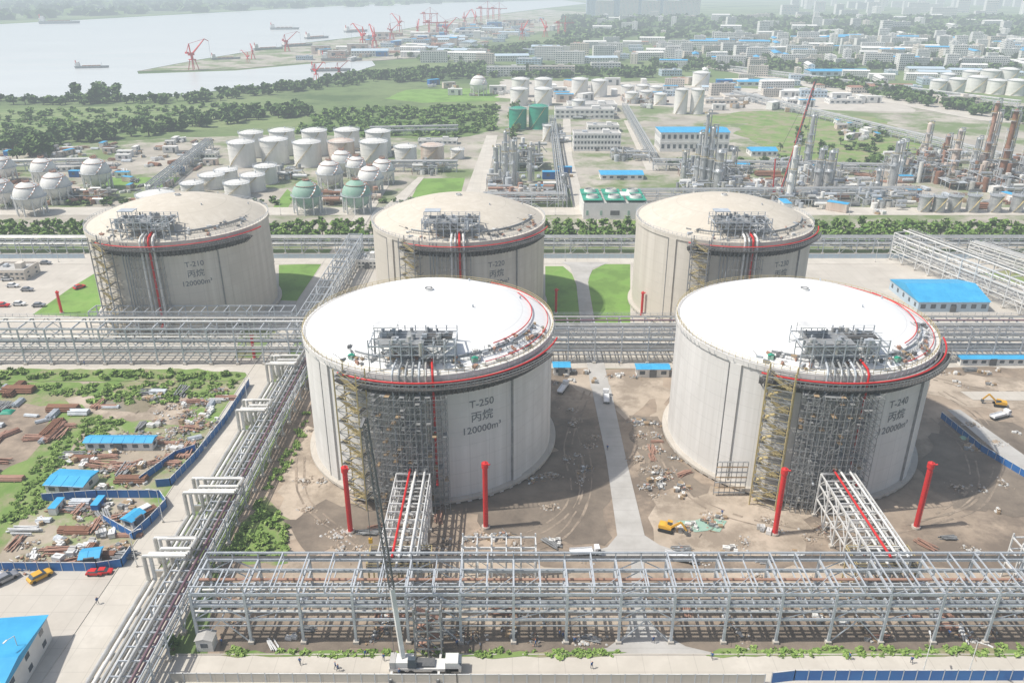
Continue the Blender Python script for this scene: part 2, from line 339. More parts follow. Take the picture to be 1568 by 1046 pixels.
def tank(name,x,y,txt,new,seed):
    r=random.Random(seed); mb=MB(); W=M_tw if new else M_twb; RF=M_tr if new else M_trb
    n=128
    mb.cyl((0,0,1.3),(0,0,HT-1.4),R0,W,n,cap=False)
    mb.arc(0,R0+1.6,.6,1.3,0,2*pi,M_conc,96)
    for i in range(72):
        a=2*pi*i/72; p=polar(R0+.9,a,.3); mb.box(p,(1.1,.7,.6),M_wallw,a)
    mb.arc(R0-2.5,R0+.4,HT-1.4,HT,0,2*pi,W,n)
    mb.dome((0,0,HT-.05),R0-.6,8.2,RF,16,n)
    for k in range(4):
        a=rad(-45+90*k); mb.arc(R0-.2,R0+.5,1.3,HT-1.4,a-.045,a+.045,W,3)
        mb.arc(R0+.0,R0+.58,1.3,HT-1.4,a-.055,a-.049,M_scaf,1)
    pts=[polar(R0+.2,2*pi*i/110,HT) for i in range(111)]; rail(mb,pts,M_yel if new else M_steel,1.2,.09)
    if new:
        for i in range(110):
            if r.random()<.8: mb.beam(polar(R0+.4,2*pi*i/110,HT-1.6),polar(R0+1.0,2*pi*i/110,HT-.1),.1,.1,M_steel)
    a0,a1=rad(-33),rad(64)
    mb.arc(R0+.5,R0+3.4,HT-2.6,HT-2.4,a0,a1,M_grat,48)
    mb.arc(R0+.35,R0+.7,HT-5.0,HT-2.6,a0+.02,a1-.02,M_grat,48)
    for i in range(44):
        a=a0+(a1-a0)*i/43; mb.beam(polar(R0,a,HT-5.4),polar(R0+3.3,a,HT-2.6),.2,.2,M_steeld)
        mb.box(polar(R0+1.2,a,HT-3.4),(1.0,.9,1.5),M_steeld if i%3 else M_grat,a)
    rail(mb,[polar(R0+3.3,a0+(a1-a0)*i/60,HT-2.4) for i in range(61)],M_scaf,1.5,.12)
    rail(mb,[polar(R0-3.2,a0+(a1-a0)*i/50,HT+.9) for i in range(51)],M_scaf,1.3,.1)
    for rr,zz,m in ((R0+2.0,HT-1.1,M_red),(R0+1.1,HT-1.5,M_pipe),(R0-4.4,HT+2.2,M_pipeg)):
        aa=[a0+(a1+.2-a0)*i/40 for i in range(41)]; mb.path([polar(rr,a,zz) for a in aa],.24,m,6)
    if new:
        aa=[rad(40)+rad(80)*i/24 for i in range(25)]; mb.path([polar(R0-5.5,a,HT+2.9) for a in aa],.15,M_red,5)
        aa=[rad(30)+rad(120)*i/24 for i in range(25)]; mb.path([polar(R0-1.2,a,HT+1) for a in aa],.12,M_red,5)
    def zr(rr): return HT+8.2*(1-(rr/(R0-.6))**2)
    bx0,bx1,by0,by1=(-11,9,-31,-22)
    zt=zr(22)+2.0
    for X in np.arange(bx0,bx1+.1,2.5):
        for Y in (by0,(by0+by1)/2,by1):
            mb.beam((X,Y,zr(min(32,math.hypot(X,Y)))-.2),(X,Y,zt+(1.6 if Y!=(by0+by1)/2 else 0)),.24,.24,M_steel)
        mb.beam((X,by0,zt),(X,by1,zt),.22,.3,M_steel)
        mb.beam((X,by0,zt),(X+2.5 if X<bx1-1 else X,by0,zt-2.2),.13,.13,M_steel)
    for Y in (by0,(by0+by1)/2,by1):
        mb.beam((bx0,Y,zt),(bx1,Y,zt),.22,.3,M_steel); mb.beam((bx0,Y,zt-2.2),(bx1,Y,zt-2.2),.18,.18,M_steel)
        mb.beam((bx0,Y,zt+1.5),(bx1,Y,zt+1.5),.1,.1,M_steel); mb.beam((bx0,Y,zt+.8),(bx1,Y,zt+.8),.08,.08,M_steel)
    mb.box((-4,-26.5,zt+.2),(11,8,.08),M_scaf); mb.box((4.6,-25,zt+.24),(7,4,.08),M_grat)
    mb.box((-7.5,-25,zt+3.0),(5.5,4.4,.22),M_steelw if new else M_steel)
    for X in (-10,-5):
        for Y in (-27,-23): mb.beam((X,Y,zt),(X,Y,zt+3),.15,.15,M_steel)
    for i in range(30):
        X=r.uniform(bx0+1,bx1-1); Y=r.uniform(by0,by1); hh=r.uniform(1.4,2.8)
        mb.cyl((X,Y,zt-2.4),(X,Y,zt-1+hh),r.uniform(.2,.5),r.choice([M_pipe,M_pipeg,M_steel,M_scaf,M_silver,M_pipeg]),8)
        if i%3==0: mb.box((X+.6,Y+.4,zt+.7),(r.uniform(.6,1.6),r.uniform(.5,1),1),r.choice([M_steel,M_pipeg,M_silver]))
    for i in range(9):
        Y=by0+1+i*.9; mb.path([(r.uniform(-9,-3),Y,zt-1.3),(r.uniform(4,9),Y,zt-1.3),(r.uniform(1,5),-31,zt-3)],.2,r.choice([M_pipe,M_pipew,M_pipeg]),6)
    for i in range(90 if new else 40):
        a=r.uniform(a0-.1,a1+.25); rr=r.uniform(27.5,32); z=zr(rr)
        x_,y_,_=polar(rr,a,0); mb.box((x_,y_,z+.25),(r.uniform(.4,2.0),r.uniform(.3,.9),r.uniform(.3,.9)),r.choice([M_steel,M_scaf,M_wood,M_scaf,M_rustl,M_steelw,M_steeld]),r.uniform(0,3))
        if r.random()<.6: mb.beam((x_,y_,z),(x_+r.uniform(-3,3),y_+r.uniform(-2,2),z+r.uniform(.3,1.6)),.12,.12,M_scaf)
    if new:
        for a in (-32,26):
            x_,y_,_=polar(30.5,rad(a),0); mb.box((x_,y_,zr(30.5)+.5),(1.4,1.0,.9),M_gteal,rad(a)); mb.prism([(x_-.8,zr(30.5)+.96),(x_+.8,zr(30.5)+.96),(x_,zr(30.5)+1.3)],y_-.5,y_+.5,M_green)
    mb.cyl((0,2,zr(2)-.2),(0,2,zr(2)+.5),1.2,M_steelw,20); mb.arc(.7,1.0,zr(2)+.5,zr(2)+.58,0,2*pi,M_steeld,16,c=(0,2))
    for a,rr in ((60,14),(150,20),(110,26)):
        x_,y_,_=polar(rr,rad(a),0); mb.cyl((x_,y_,zr(rr)-.2),(x_,y_,zr(rr)+.7),.25,M_steel,8)
    # stair tower
    ca=rad(-25); cx,cy,_=polar(R0+3.6,ca,0); tx,ty=cos(ca),sin(ca); nx,ny=sin(ca),-cos(ca)
    def LT(s,d,z): return (cx+tx*s+nx*d,cy+ty*s+ny*d,z)
    for s in (-3.1,3.1):
        for d in (-1.8,1.8): mb.beam(LT(s,d,0),LT(s,d,HT+1.8),.3,.3,M_yel if new else M_scaf)
    nf=12; hz=HT/nf; SM=M_yel
    for i in range(nf):
        z0=i*hz; s0,s1=(-2.5,2.5) if i%2==0 else (2.5,-2.5); d=-.9 if i%2==0 else .9
        mb.beam(LT(s0,d,z0),LT(s1,d,z0+hz),1.2,.2,SM)
        for dd in (d-.6,d+.6):
            mb.beam(LT(s0,dd,z0+1),LT(s1,dd,z0+hz+1),.1,.1,SM)
        mb.beam(LT(s1,-1.8,z0+hz),LT(s1,1.8,z0+hz),1.2,.12,M_grat)
        for d2 in (-1.8,1.8):
            mb.beam(LT(-3.1,d2,z0+hz),LT(3.1,d2,z0+hz),.18,.2,M_scaf); mb.beam(LT(-3.1,d2,z0+hz-1.9),LT(3.1,d2,z0+hz-1.9),.09,.09,SM)
            mb.beam(LT(-3.1,d2,z0 if i%2 else z0+hz),LT(3.1,d2,z0+hz if i%2 else z0),.12,.12,M_scaf)
        for s in (-3.1,3.1): mb.beam(LT(s,-1.8,z0+hz),LT(s,1.8,z0+hz),.16,.16,M_scaf); mb.beam(LT(s,-3.9,z0+hz),LT(s,-1.8,z0+hz),.12,.12,M_scaf)
    # pipe riser + scaffolding
    sa,sb=(-17,11) if new else (-9,10)
    depth=4.2 if new else 2.6
    na=16 if new else 9
    aa=[rad(sa+(sb-sa)*i/(na-1)) for i in range(na)]
    zs=[1.8+1.75*i for i in range(18)]
    SCM=M_scaf
    for a in aa:
        for rr in (R0+.9,R0+.9+depth/2,R0+.9+depth) if new else (R0+.9,R0+depth):
            if r.random()<.95: mb.beam(polar(rr,a,0),polar(rr,a,HT-2.6-(r.random()*3 if new else 0)),.13,.13,SCM)
    for k,z in enumerate(zs):
        if not new and k%2: continue
        for a,b in zip(aa,aa[1:]):
            for rr in ((R0+.9,R0+.9+depth/2,R0+.9+depth) if new else (R0+depth,)):
                if r.random()<.92: mb.beam(polar(rr,a,z),polar(rr,b,z),.1,.1,SCM)
            if new and r.random()<.3: mb.beam(polar(R0+.9+depth,a,z),polar(R0+.9+depth,b,z+1.75),.08,.08,SCM)
            if new and r.random()<.3: mb.beam(polar(R0+3.0,a,z+.08),polar(R0+3.0,b,z+.08),2.2,.06,M_wood if r.random()<.3 else M_scaf)
            if not new and r.random()<.3: mb.beam(polar(R0+depth,a,z),polar(R0+depth,b,z+3.5),.09,.09,SCM)
        for a in aa: mb.beam(polar(R0,a,z),polar(R0+.9+depth,a,z),.09,.09,SCM)
    pc=[M_steel,M_pipeg,M_silver,M_pipeg,M_steel,M_pipe,M_red]
    for i in range(7 if new else 4):
        a=rad(-9+i*2.6 if new else -1+i*2.4); m=pc[i] if new else [M_pipew,M_silver,M_red,M_pipew][i]
        rr=R0+1.6; rp=.28 if new else .42
        mb.path([polar(rr+(4 if new else 2),a,9 if new else 5),polar(rr,a,9 if new else 5),polar(rr,a,HT+.6),polar(rr-1,a,HT+1.8),polar(rr-5,a,HT+2.6)],rp,m,8)
    if not new:
        for i in range(3): mb.path([polar(R0+1.2,rad(-14+i*2),2),polar(R0+1.2,rad(-14+i*2),HT)],.22,M_pipeg,6)
    label(mb,[txt,'丙烷','120000m³'],rad(27),[25.6,21.9,18.6],[2.7,3.0,2.6])
    mb.obj(name,(x,y,.1))
tank('propane_storage_tank',-22.2,201,'T-250',True,1)
tank('propane_storage_tank',78.0,201,'T-240',True,2)
tank('propane_storage_tank',-128.5,305,'T-210',False,3)
tank('propane_storage_tank',-20.5,305,'T-220',False,4)
tank('propane_storage_tank',81.5,305,'T-230',False,5)
mb=MB()
for i in range(7):
    mb.beam((51+i*1.3,171.5+abs(i-3)*.1,0),(51+i*1.3,171.5,10),.14,.14,M_scaf)
for k in range(7): mb.beam((51,171.4,1+k*1.5),(58.8,171.4,1+k*1.5),.5,.1,M_wood if k%2 else M_scaf)
mb.obj('scaffold_tower')
# ---------------------------------------------------------------- pipe racks
def rack(name,p0,p1,w,levels,bay,steel,pipes,post=.4,rungs=2,brace=3,stub=0,edge=True,walk=True,foot=True,seed=0):
    r=random.Random(seed); mb=MB(); d=Vector((p1[0]-p0[0],p1[1]-p0[1])); Lh=d.length; d.normalize(); nx,ny=-d.y,d.x
    def T(s,c,z): return (p0[0]+d.x*s+nx*c,p0[1]+d.y*s+ny*c,z)
    n=int(Lh/bay); top=levels[-1]
    for i in range(n+1):
        s=i*bay
        for c in (0,w):
            mb.beam(T(s,c,0),T(s,c,top),post,post,steel)
            if foot: b=T(s,c,.35); mb.box(b,(1.1,1.1,.7),M_conc)
        for z in levels: mb.beam(T(s,0,z),T(s,w,z),post*.7,post,steel)
        if i%brace==0 and i<n:
            for c in (0,w):
                for za,zb in zip([0]+levels,levels):
                    mb.beam(T(s,c,za),T(s+bay/2,c,zb),.18,.18,steel); mb.beam(T(s+bay,c,za),T(s+bay/2,c,zb),.18,.18,steel)
        elif i<n and r.random()<.5 and len(levels)>1:
            mb.beam(T(s,0,levels[0]),T(s+bay,0,levels[1]),.13,.13,steel)
    for z in levels:
        if edge:
            for c in (0,w): mb.beam(T(0,c,z),T(n*bay,c,z),post*.6,post*1.1,steel)
            mb.beam(T(0,-.05,z-1.5),T(n*bay,-.05,z-1.5),.14,.2,steel)
        for j in range(n*rungs):
            s=j*bay/rungs
            if j%rungs: mb.beam(T(s,0,z-.05),T(s,w,z-.05),.22,.28,steel)
    for z,c,rr,m in pipes: mb.cyl(T(-1,c,z+rr+.25),T(n*bay+1,c,z+rr+.25),rr,m,8)
    if stub:
        for j in range(n*2+1):
            s=j*bay/2
            for c in (0,w*.5,w):
                if c==w*.5 and j%2: continue
                mb.beam(T(s,c,top),T(s,c,top+stub),.2,.2,steel)
            mb.beam(T(s,0,top+stub),T(s,w*.5 if r.random()<.3 else w,top+stub),.24,.24,steel)
        for c in (0,w*.5,w): mb.beam(T(0,c,top+stub),T(n*bay,c,top+stub),.2,.22,steel)
        for j in range(n*2):
            s=j*bay/2
            if r.random()<.55: mb.beam(T(s,0,top),T(s+bay/2,w*.5,top+.02),.1,.1,steel)
            if r.random()<.35: mb.beam(T(s,0,top),T(s+bay/2,0,top+stub),.12,.12,steel)
    if walk:
        mb.beam(T(0,w+.7,top),T(n*bay,w+.7,top),1.1,.1,M_grat)
        rail(mb,[T(k*2.5,w+1.2,top) for k in range(int(n*bay/2.5)+1)],steel,1.1,.08)
    return mb.obj(name)
fp=[(6.0,c,rr,m) for c,rr,m in ((1.6,.3,M_pipe),(4,.32,M_pipeg),(7.6,.35,M_pipe))]
fp+=[(9.4,c,rr,m) for c,rr,m in ((2.2,.25,M_pipeg),(6.8,.3,M_rustl))]
rack('pipe_rack',(-61.5,121.5),(190,121.5),10,[6.0,9.4,12.2],10.3,M_steel,fp,post=.5,rungs=2,brace=4,stub=1.8,seed=1)
p2=[(5,c,.3,m) for c,m in zip((1,2.2,3.5,6.5,9),[M_pipe,M_pipew,M_pipeg,M_pipe,M_pipew])]+[(9,c,.35,m) for c,m in zip((1.5,3,6,9),[M_pipe,M_steelw,M_pipew,M_pipe])]+[(13,c,.32,m) for c,m in zip((1.2,2.6,5.6,8.6),[M_pipe,M_pipe,M_pipep,M_pipe])]
p2l=[(5,c,.3,m) for c,m in zip((1,2.4,6.5),[M_pipe,M_pipew,M_pipeg])]+[(9,c,.32,m) for c,m in zip((1.5,4,8),[M_pipe,M_pipew,M_pipe])]+[(13,c,.3,m) for c,m in zip((5.6,8.6),[M_pipew,M_pipe])]
rack('pipe_rack',(-300,248),(-66,248),10,[5,9,13],9,M_steel,p2l,post=.42,rungs=1,brace=3,seed=2)
rack('pipe_rack',(-62,249),(300,249),10,[5,9,13],9,M_steel,p2,post=.4,rungs=2,brace=3,seed=3)
p3=[(4,c,.3,m) for c,m in zip((1,2,3.4,4.6),[M_pipe,M_pipew,M_pipeg,M_pipe])]+[(7,c,.3,m) for c,m in zip((1,2.5,4,5.2),[M_pipe,M_silver,M_pipe,M_pipeg])]
rack('pipe_rack',(-420,370),(430,370),6,[4,7],8,M_steel,p3,post=.35,rungs=1,brace=4,seed=4,walk=False)
p4=[(4.2,c,.3,m) for c,m in zip((.8,1.7,2.6,3.6,4.6),[M_pipe,M_pipep,M_pipep,M_pipeg,M_pipe])]+[(7,c,.28,m) for c,m in zip((1,3.2),[M_pipep,M_pipe])]
rack('pipe_rack',(-65.5,96),(-65.5,250),5.5,[4.2,7],7,M_steel,p4,post=.3,rungs=2,brace=4,seed=5,walk=False)
rack('pipe_rack',(-70,262),(-70,366),6,[5,8,11],8,M_steel,p3,post=.35,rungs=1,brace=4,seed=6,walk=False)
rack('pipe_rack',(-150,266),(-75,266),6,[8,12],8,M_steel,[],post=.35,rungs=2,brace=3,seed=16,walk=False)
rack('pipe_rack',S(1362,398),S(1600,500),9,[5,9,13],8,M_steelw,p2l,post=.4,rungs=1,brace=2,seed=7)
rack('pipe_rack',S(1480,395),S(1700,470),8,[4,7],8,M_steelw,p3,post=.35,rungs=1,brace=3,seed=8)
mb=MB()
for k,(x,rr) in enumerate(((-77.4,.45),(-76.2,.4),(-75,.35),(-74,.45),(-72.9,.25))):
    m=[M_pipe,M_pipew,M_pipe,M_pipe,M_pipew][k]; pts=[(x,92,2.2)]
    if k<2 or k==3:
        for yl in (140,163,203,233):
            o=k*.9; w={140:9,163:12,203:8,233:9}[yl]
            pts+=[(x,yl-3+o*.5,2.2),(x,yl-3+o*.5,8.8+o*.3),(x+w-o,yl-3+o*.5,8.8+o*.3),(x+w-o,yl+3-o*.5,8.8+o*.3),(x,yl+3-o*.5,8.8+o*.3),(x,yl+3-o*.5,2.2)]
    pts.append((x,247,2.2)); mb.path(pts,rr,m,10)
for i in range(26):
    y=93+i*6; mb.box((-75.2,y,.8),(6.4,.5,1.6),M_conc); mb.beam((-78.3,y,1.7),(-72.2,y,1.7),.3,.25,M_steel)
mb.obj('pipeline')
for x in (-23.5,77.5):
    q=[(9,c,.3,m) for c,m in zip((1.2,4.2,6.6),[M_pipe,M_steelw,M_pipe])]+[(12,c,.28,m) for c,m in zip((1.2,3.4,4.8),[M_steelw,M_pipew,M_red])]
    rack('pipe_bridge',(x+4,133),(x+4,168),8,[5,9,12],6,M_steelw,q,post=.35,rungs=2,brace=1,seed=int(x)+50,walk=False)
    mb=MB(); mb.box((x,136.5,8.3),(13,6,.2),M_grat); rail(mb,[(x-6.5,133.5,8.4),(x-6.5,139.5,8.4),(x+6.5,139.5,8.4),(x+6.5,133.5,8.4),(x-6.5,133.5,8.4)],M_yel,1.2,.12)
    for a in (-6.2,0,6.2):
        for b in (134,139): mb.beam((x+a,b,0),(x+a,b,8.3),.3,.3,M_yel)
    for i in range(14): mb.box((x+rnd.uniform(-5,5),rnd.uniform(134.5,138.5),8.9),(rnd.uniform(.5,1.8),.8,1.1),rnd.choice([M_pipe,M_silver,M_rustl,M_steel]))
    mb.obj('valve_platform')
def frame(x0,x1,y0,y1,zs,m,st=4):
    mb=MB(); nx=max(1,round((x1-x0)/st)); ny=max(1,round((y1-y0)/st)); X=[x0+(x1-x0)*i/nx for i in range(nx+1)]; Y=[y0+(y1-y0)*i/ny for i in range(ny+1)]
    for x in X:
        for y in Y: mb.beam((x,y,0),(x,y,zs[-1]+1),.3,.3,m)
    for z in zs:
        for x in X: mb.beam((x,y0,z),(x,y1,z),.24,.3,m)
        for y in Y: mb.beam((x0,y,z),(x1,y,z),.24,.3,m)
        for a,b in zip(X,X[1:]): mb.beam((a,y0,z),(b,y0,z-2.5),.14,.14,m)
    return mb
frame(-10.5,5,134,141,[4,7.5,10.5],M_steelw,3).obj('steel_frame')
frame(107,124,134,141,[4,7.5,10.5],M_steelw,3).obj('steel_frame')
frame(128,150,133,141,[4,8],M_steelw,3).obj('steel_frame')
mb=frame(-18.5,-13.5,117.7,120.4,[2.2,4.4,6.6,8.8,11],M_scaf,2.5)
for i in range(5): mb.beam((-18 if i%2 else -14,119,i*2.2),(-14 if i%2 else -18,119,i*2.2+2.2),1,.12,M_rustl)
mb.obj('scaffold_stair_tower')
for u,v,h in ((537,815,18),(744,808,18),(1186,818,18),(1402,808,18),(95,480,9),(382,470,9),(390,550,9),(851,480,10),(982,485,10),(1208,395,8)):
    x,y=S(u,v); mb=MB(); w=.6 if h>12 else .48
    mb.cyl((0,0,0),(0,0,h*.93),w,M_red,14); mb.cyl((0,0,h*.93),(0,0,h),w*1.35,M_red,14); mb.cyl((0,0,h),(0,0,h+.4),w*.8,M_red,10,w*.3)
    mb.cyl((0,0,h*.96),(w*2.0,-w,h*1.0),.18,M_red,8); mb.cyl((0,0,0),(0,0,.5),w*1.7,M_conc,14)
    for s in (-.3,.3): mb.beam((s,-w-.2,.3),(s,-w-.2,h*.9),.06,.06,M_red)
    for k in range(int(h/.9)): mb.beam((-.3,-w-.2,k*.9+.5),(.3,-w-.2,k*.9+.5),.05,.05,M_red)
    mb.obj('fire_monitor_mast',(x,y,.1))
# ---------------------------------------------------------------- vegetation
def foliage(name,trees,m,leaf=.8,nl=120,trunk=True,sub=6,seed=0):
    g=np.random.default_rng(seed); T=np.array(trees,float); n=len(T)
    cc=g.normal(size=(n,sub,3)); cc/=np.linalg.norm(cc,axis=2,keepdims=True); cc*=g.uniform(.3,.75,(n,sub,1))
    rs=g.uniform(.35,.6,(n,sub))
    k=g.integers(0,sub,(n,nl)); ii=np.arange(n)[:,None]
    d=g.normal(size=(n,nl,3)); d/=np.linalg.norm(d,axis=2,keepdims=True); d*=g.uniform(.6,1,(n,nl,1))
    P=cc[ii,k]+d*rs[ii,k][...,None]
    R=T[:,3][:,None]; H=T[:,2][:,None]
    ch=np.minimum(H*.42,R*1.3)
    C=np.stack([T[:,0][:,None]+P[...,0]*R,T[:,1][:,None]+P[...,1]*R,H-ch+P[...,2]*ch*.95],-1).reshape(-1,3)
    C[:,2]=np.maximum(C[:,2],.2)
    N=len(C); nn=g.normal(size=(N,3))*.8; nn[:,2]=np.abs(nn[:,2])+.5; nn/=np.linalg.norm(nn,axis=1,keepdims=True)
    a=np.cross(nn,g.normal(size=(N,3))); a/=np.linalg.norm(a,axis=1,keepdims=True); b=np.cross(nn,a)
    sz=(np.repeat(T[:,3],nl)*leaf*g.uniform(.12,.30,N))[:,None]; a*=sz;b*=sz*.8
    V=np.stack([C-a-b,C+a-b,C+a+b,C-a+b],1).reshape(-1,3)
    mb=MB(); mb.mi(m); mb.v=V.tolist(); mb.f=np.arange(N*4).reshape(-1,4).tolist(); mb.m=[0]*N; mb.sm=[False]*N
    if trunk:
        for t in trees:
            x,y,h,r=t; mb.cyl((x,y,0),(x,y,h*.7),r*.09+.06,M_bark,5,r*.04,cap=False)
            for q in range(3):
                an=q*2.1+x; mb.cyl((x,y,h*(.35+.1*q)),(x+cos(an)*r*.5,y+sin(an)*r*.5,h*(.6+.1*q)),r*.05,M_bark,4,r*.02,cap=False)
    return mb.obj(name)
g=random.Random(5)
tr=[]
for row,(y0) in enumerate((384,391,399,408)):
    x=-330
    while x<380:
        if row==0 and g.random()<.15: x+=6; continue
        tr.append((x+g.uniform(-.8,.8),y0+g.uniform(-.8,.8),g.uniform(6,8.2),g.uniform(2.9,3.8))); x+=6.3
foliage('tree_row',tr,M_leaf2,.9,110,seed=1)
def treemass(name,px,n,h,r,m=M_leaf,nl=50,seed=0,leaf=1.3):
    g=random.Random(seed); foliage(name,[(x,y,g.uniform(*h),g.uniform(*r)) for x,y in sample(px,n,seed)],m,leaf,nl,trunk=n<500,sub=5,seed=seed)
treemass('woodland',[(-500,232),(-500,216),(0,215),(200,198),(330,180),(470,168),(480,178),(340,192),(220,212),(0,232)],260,(7,12),(4,7),seed=2,nl=70)
treemass('woodland',[(-500,166),(-500,152),(60,155),(240,154),(430,135),(560,112),(600,118),(560,130),(430,144),(300,160)],330,(6,10),(4,7),seed=3)
treemass('woodland',[(560,118),(740,100),(760,108),(1000,108),(1000,120),(760,120),(600,128)],260,(7,11),(5,8),seed=4)
treemass('orchard_rows',[(-300,212),(-300,172),(100,170),(430,160),(440,168),(200,192),(0,210)],330,(3,5),(2.5,4.5),m=M_leaf2,seed=40,nl=40)
treemass('shrubs',[(450,204),(505,168),(762,164),(758,200),(700,211),(560,211)],420,(2,4.5),(2.5,4.5),m=M_leaf2,seed=5,nl=36,leaf=1.6)
treemass('woodland',[(1000,110),(1568,112),(1900,122),(1900,106),(1000,96)],330,(8,12),(5,8),seed=6,nl=40)
treemass('woodland',[(1230,128),(1300,126),(1568,180),(1700,200),(1568,192),(1400,160)],180,(7,11),(4,7),seed=7)
treemass('woodland',[(870,44),(1568,40),(2200,50),(2200,30),(870,30)],700,(10,16),(14,28),seed=8,nl=24,leaf=1.6)
treemass('woodland',[(850,62),(1568,60),(2200,70),(2200,44),(870,44)],600,(8,14),(10,16),seed=9,nl=24,leaf=1.6)
treemass('woodland',[(1010,106),(1568,110),(1900,118),(1900,68),(1100,62),(1010,78)],420,(7,11),(6,10),seed=41,nl=30,leaf=1.5)
treemass('woodland',[(600,90),(900,62),(900,76),(700,98)],200,(8,12),(6,10),seed=10,nl=36)
treemass('woodland',[(-600,36),(0,36),(300,20),(860,0),(860,-5),(-600,15)],500,(10,20),(25,60),seed=11,nl=20,leaf=1.6)
treemass('woodland',[(770,215),(790,150),(800,150),(790,215)],14,(6,9),(3,5),seed=12)
treemass('shrubs',[(1000,260),(1400,262),(1568,275),(1568,262),(1400,248),(1000,250)],50,(4,7),(2,4),seed=13)
treemass('shrubs',[(640,308),(640,312),(250,316),(0,316),(0,310),(250,308)],60,(2,4),(1.5,2.5),seed=14)
treemass('shrubs',[(1180,200),(1340,190),(1440,262),(1200,255)],45,(3,7),(2,5),seed=15)
treemass('trees',[(20,250),(50,228),(90,236),(80,250)],9,(12,17),(6,9),seed=16,nl=200,leaf=.9)
treemass('trees',[(120,158),(120,150),(180,150),(180,158)],7,(14,18),(9,12),seed=17,nl=120,leaf=.9)
treemass('weeds',[(-100,590),(360,586),(340,612),(160,625),(60,600),(-100,610)],220,(.4,1.1),(.7,1.6),M_leaf3,36,seed=18)
treemass('weeds',[(0,800),(60,700),(130,640),(190,640),(160,690),(100,720),(60,790)],190,(.3,.8),(.6,1.4),M_leaf3,36,seed=19)
treemass('weeds',[(-100,568),(-100,582),(365,582),(370,574)],110,(.8,2),(.9,1.9),M_leaf3,50,seed=20)
treemass('weeds',[(345,855),(400,765),(440,800),(440,855)],60,(.4,1.4),(.6,1.4),M_leaf3,40,seed=21)
treemass('weeds',[(405,750),(470,630),(478,640),(430,750)],40,(.4,1.2),(.5,1.2),M_leaf3,40,seed=31)
treemass('weeds',[(340,1004),(345,996),(950,998),(940,1006)],90,(.3,.8),(.5,1.1),M_leaf3,26,seed=22)
treemass('weeds',[(1090,1004),(1110,994),(1568,990),(1568,1006)],90,(.3,.8),(.5,1.1),M_leaf3,26,seed=23)
treemass('trees',[(250,1010),(258,992),(268,992),(262,1010)],2,(3,4),(1.3,2),seed=24,nl=260,leaf=.6)
# ---------------------------------------------------------------- storage tanks & spheres in the plant
def cyl_tank(name,u,v,dpx,hpx,m,dome=.12):
    sc=SC(v); x,y=S(u,v); r=dpx*sc/2; h=hpx*sc; mb=MB()
    mb.cyl((0,0,0),(0,0,h),r,m,32,cap=False); mb.dome((0,0,h),r,max(.2,r*dome*1.6),m,5,32)
    for k in range(1,4): mb.arc(r,r+.12,h*k/4,h*k/4+.15,0,2*pi,m,32)
    mb.arc(r-.1,r+.6,h-.15,h,0,2*pi,M_steel,32); rail(mb,[polar(r+.5,2*pi*i/24,h) for i in range(25)],M_steel,1.1,.1)
    for i in range(9):
        a=-.9+i*.17; z=h*i/9; mb.beam(polar(r+.5,a,z),polar(r+.5,a+.17,z+h/9),.8,.15,M_yel)
    mb.cyl((r*.3,0,h+r*dome*1.2),(r*.3,0,h+r*dome*1.6+1),.35,M_steel,8); mb.arc(0,r+1,0,.3,0,2*pi,M_conc,32)
    mb.obj(name,(x,y+r,.05))
for u,v,d,h,m in [(383,243,36,36,M_tankw),(430,240,38,36,M_tankw),(480,241,38,37,M_tankw),(530,240,38,37,M_tankw),(578,243,38,38,M_tankw),
    (367,258,40,36,M_tankw),(417,254,42,36,M_tankw),(468,258,42,36,M_tankw),(521,257,40,37,M_tankr),(571,258,42,37,M_tankw),(620,258,34,30,M_tankw),(661,252,36,26,M_tankr),
    (342,280,34,16,M_tankw),(320,292,38,20,M_tankw),(290,302,34,18,M_tankw),(404,284,34,26,M_tankw),(384,296,36,24,M_tankw),(359,306,38,22,M_tankw),(228,318,56,14,M_tankw),
    (793,200,27,31,M_green),(825,200,30,34,M_green),(838,218,14,24,M_tankw),
    (797,150,27,26,M_tankw),(832,150,27,26,M_tankw),(795,163,27,24,M_tankw),(832,163,27,24,M_tankw),(888,150,25,26,M_tankw),(918,150,25,24,M_tankw),(886,176,20,20,M_tankw),
    (968,160,20,16,M_tankw),(990,158,20,16,M_tankw),(1012,162,20,16,M_tankw),(962,148,20,14,M_tankw),(985,147,20,14,M_tankw),(1006,149,20,14,M_tankw),
    (1043,176,20,36,M_tankw),(1068,176,20,36,M_tankw),(1075,134,26,20,M_tankw),(700,245,20,14,M_tankw),
    (1440,146,24,20,M_tankw),(1468,146,26,22,M_tankw),(1500,143,28,22,M_tankw),(1520,133,28,22,M_tankw),(1548,133,28,24,M_tankw),(1530,146,26,20,M_tankw),(1560,148,26,22,M_tankw),(1590,140,26,22,M_tankw),(1490,130,24,18,M_tankw),(1455,132,22,16,M_tankw),
    (1418,326,18,24,M_silver),(1440,327,18,24,M_silver),(1464,326,18,24,M_silver),(1492,327,18,26,M_silver),(1526,327,18,26,M_silver),(1560,327,18,26,M_silver)]:
    cyl_tank('storage_tank',u,v,d,h,m)
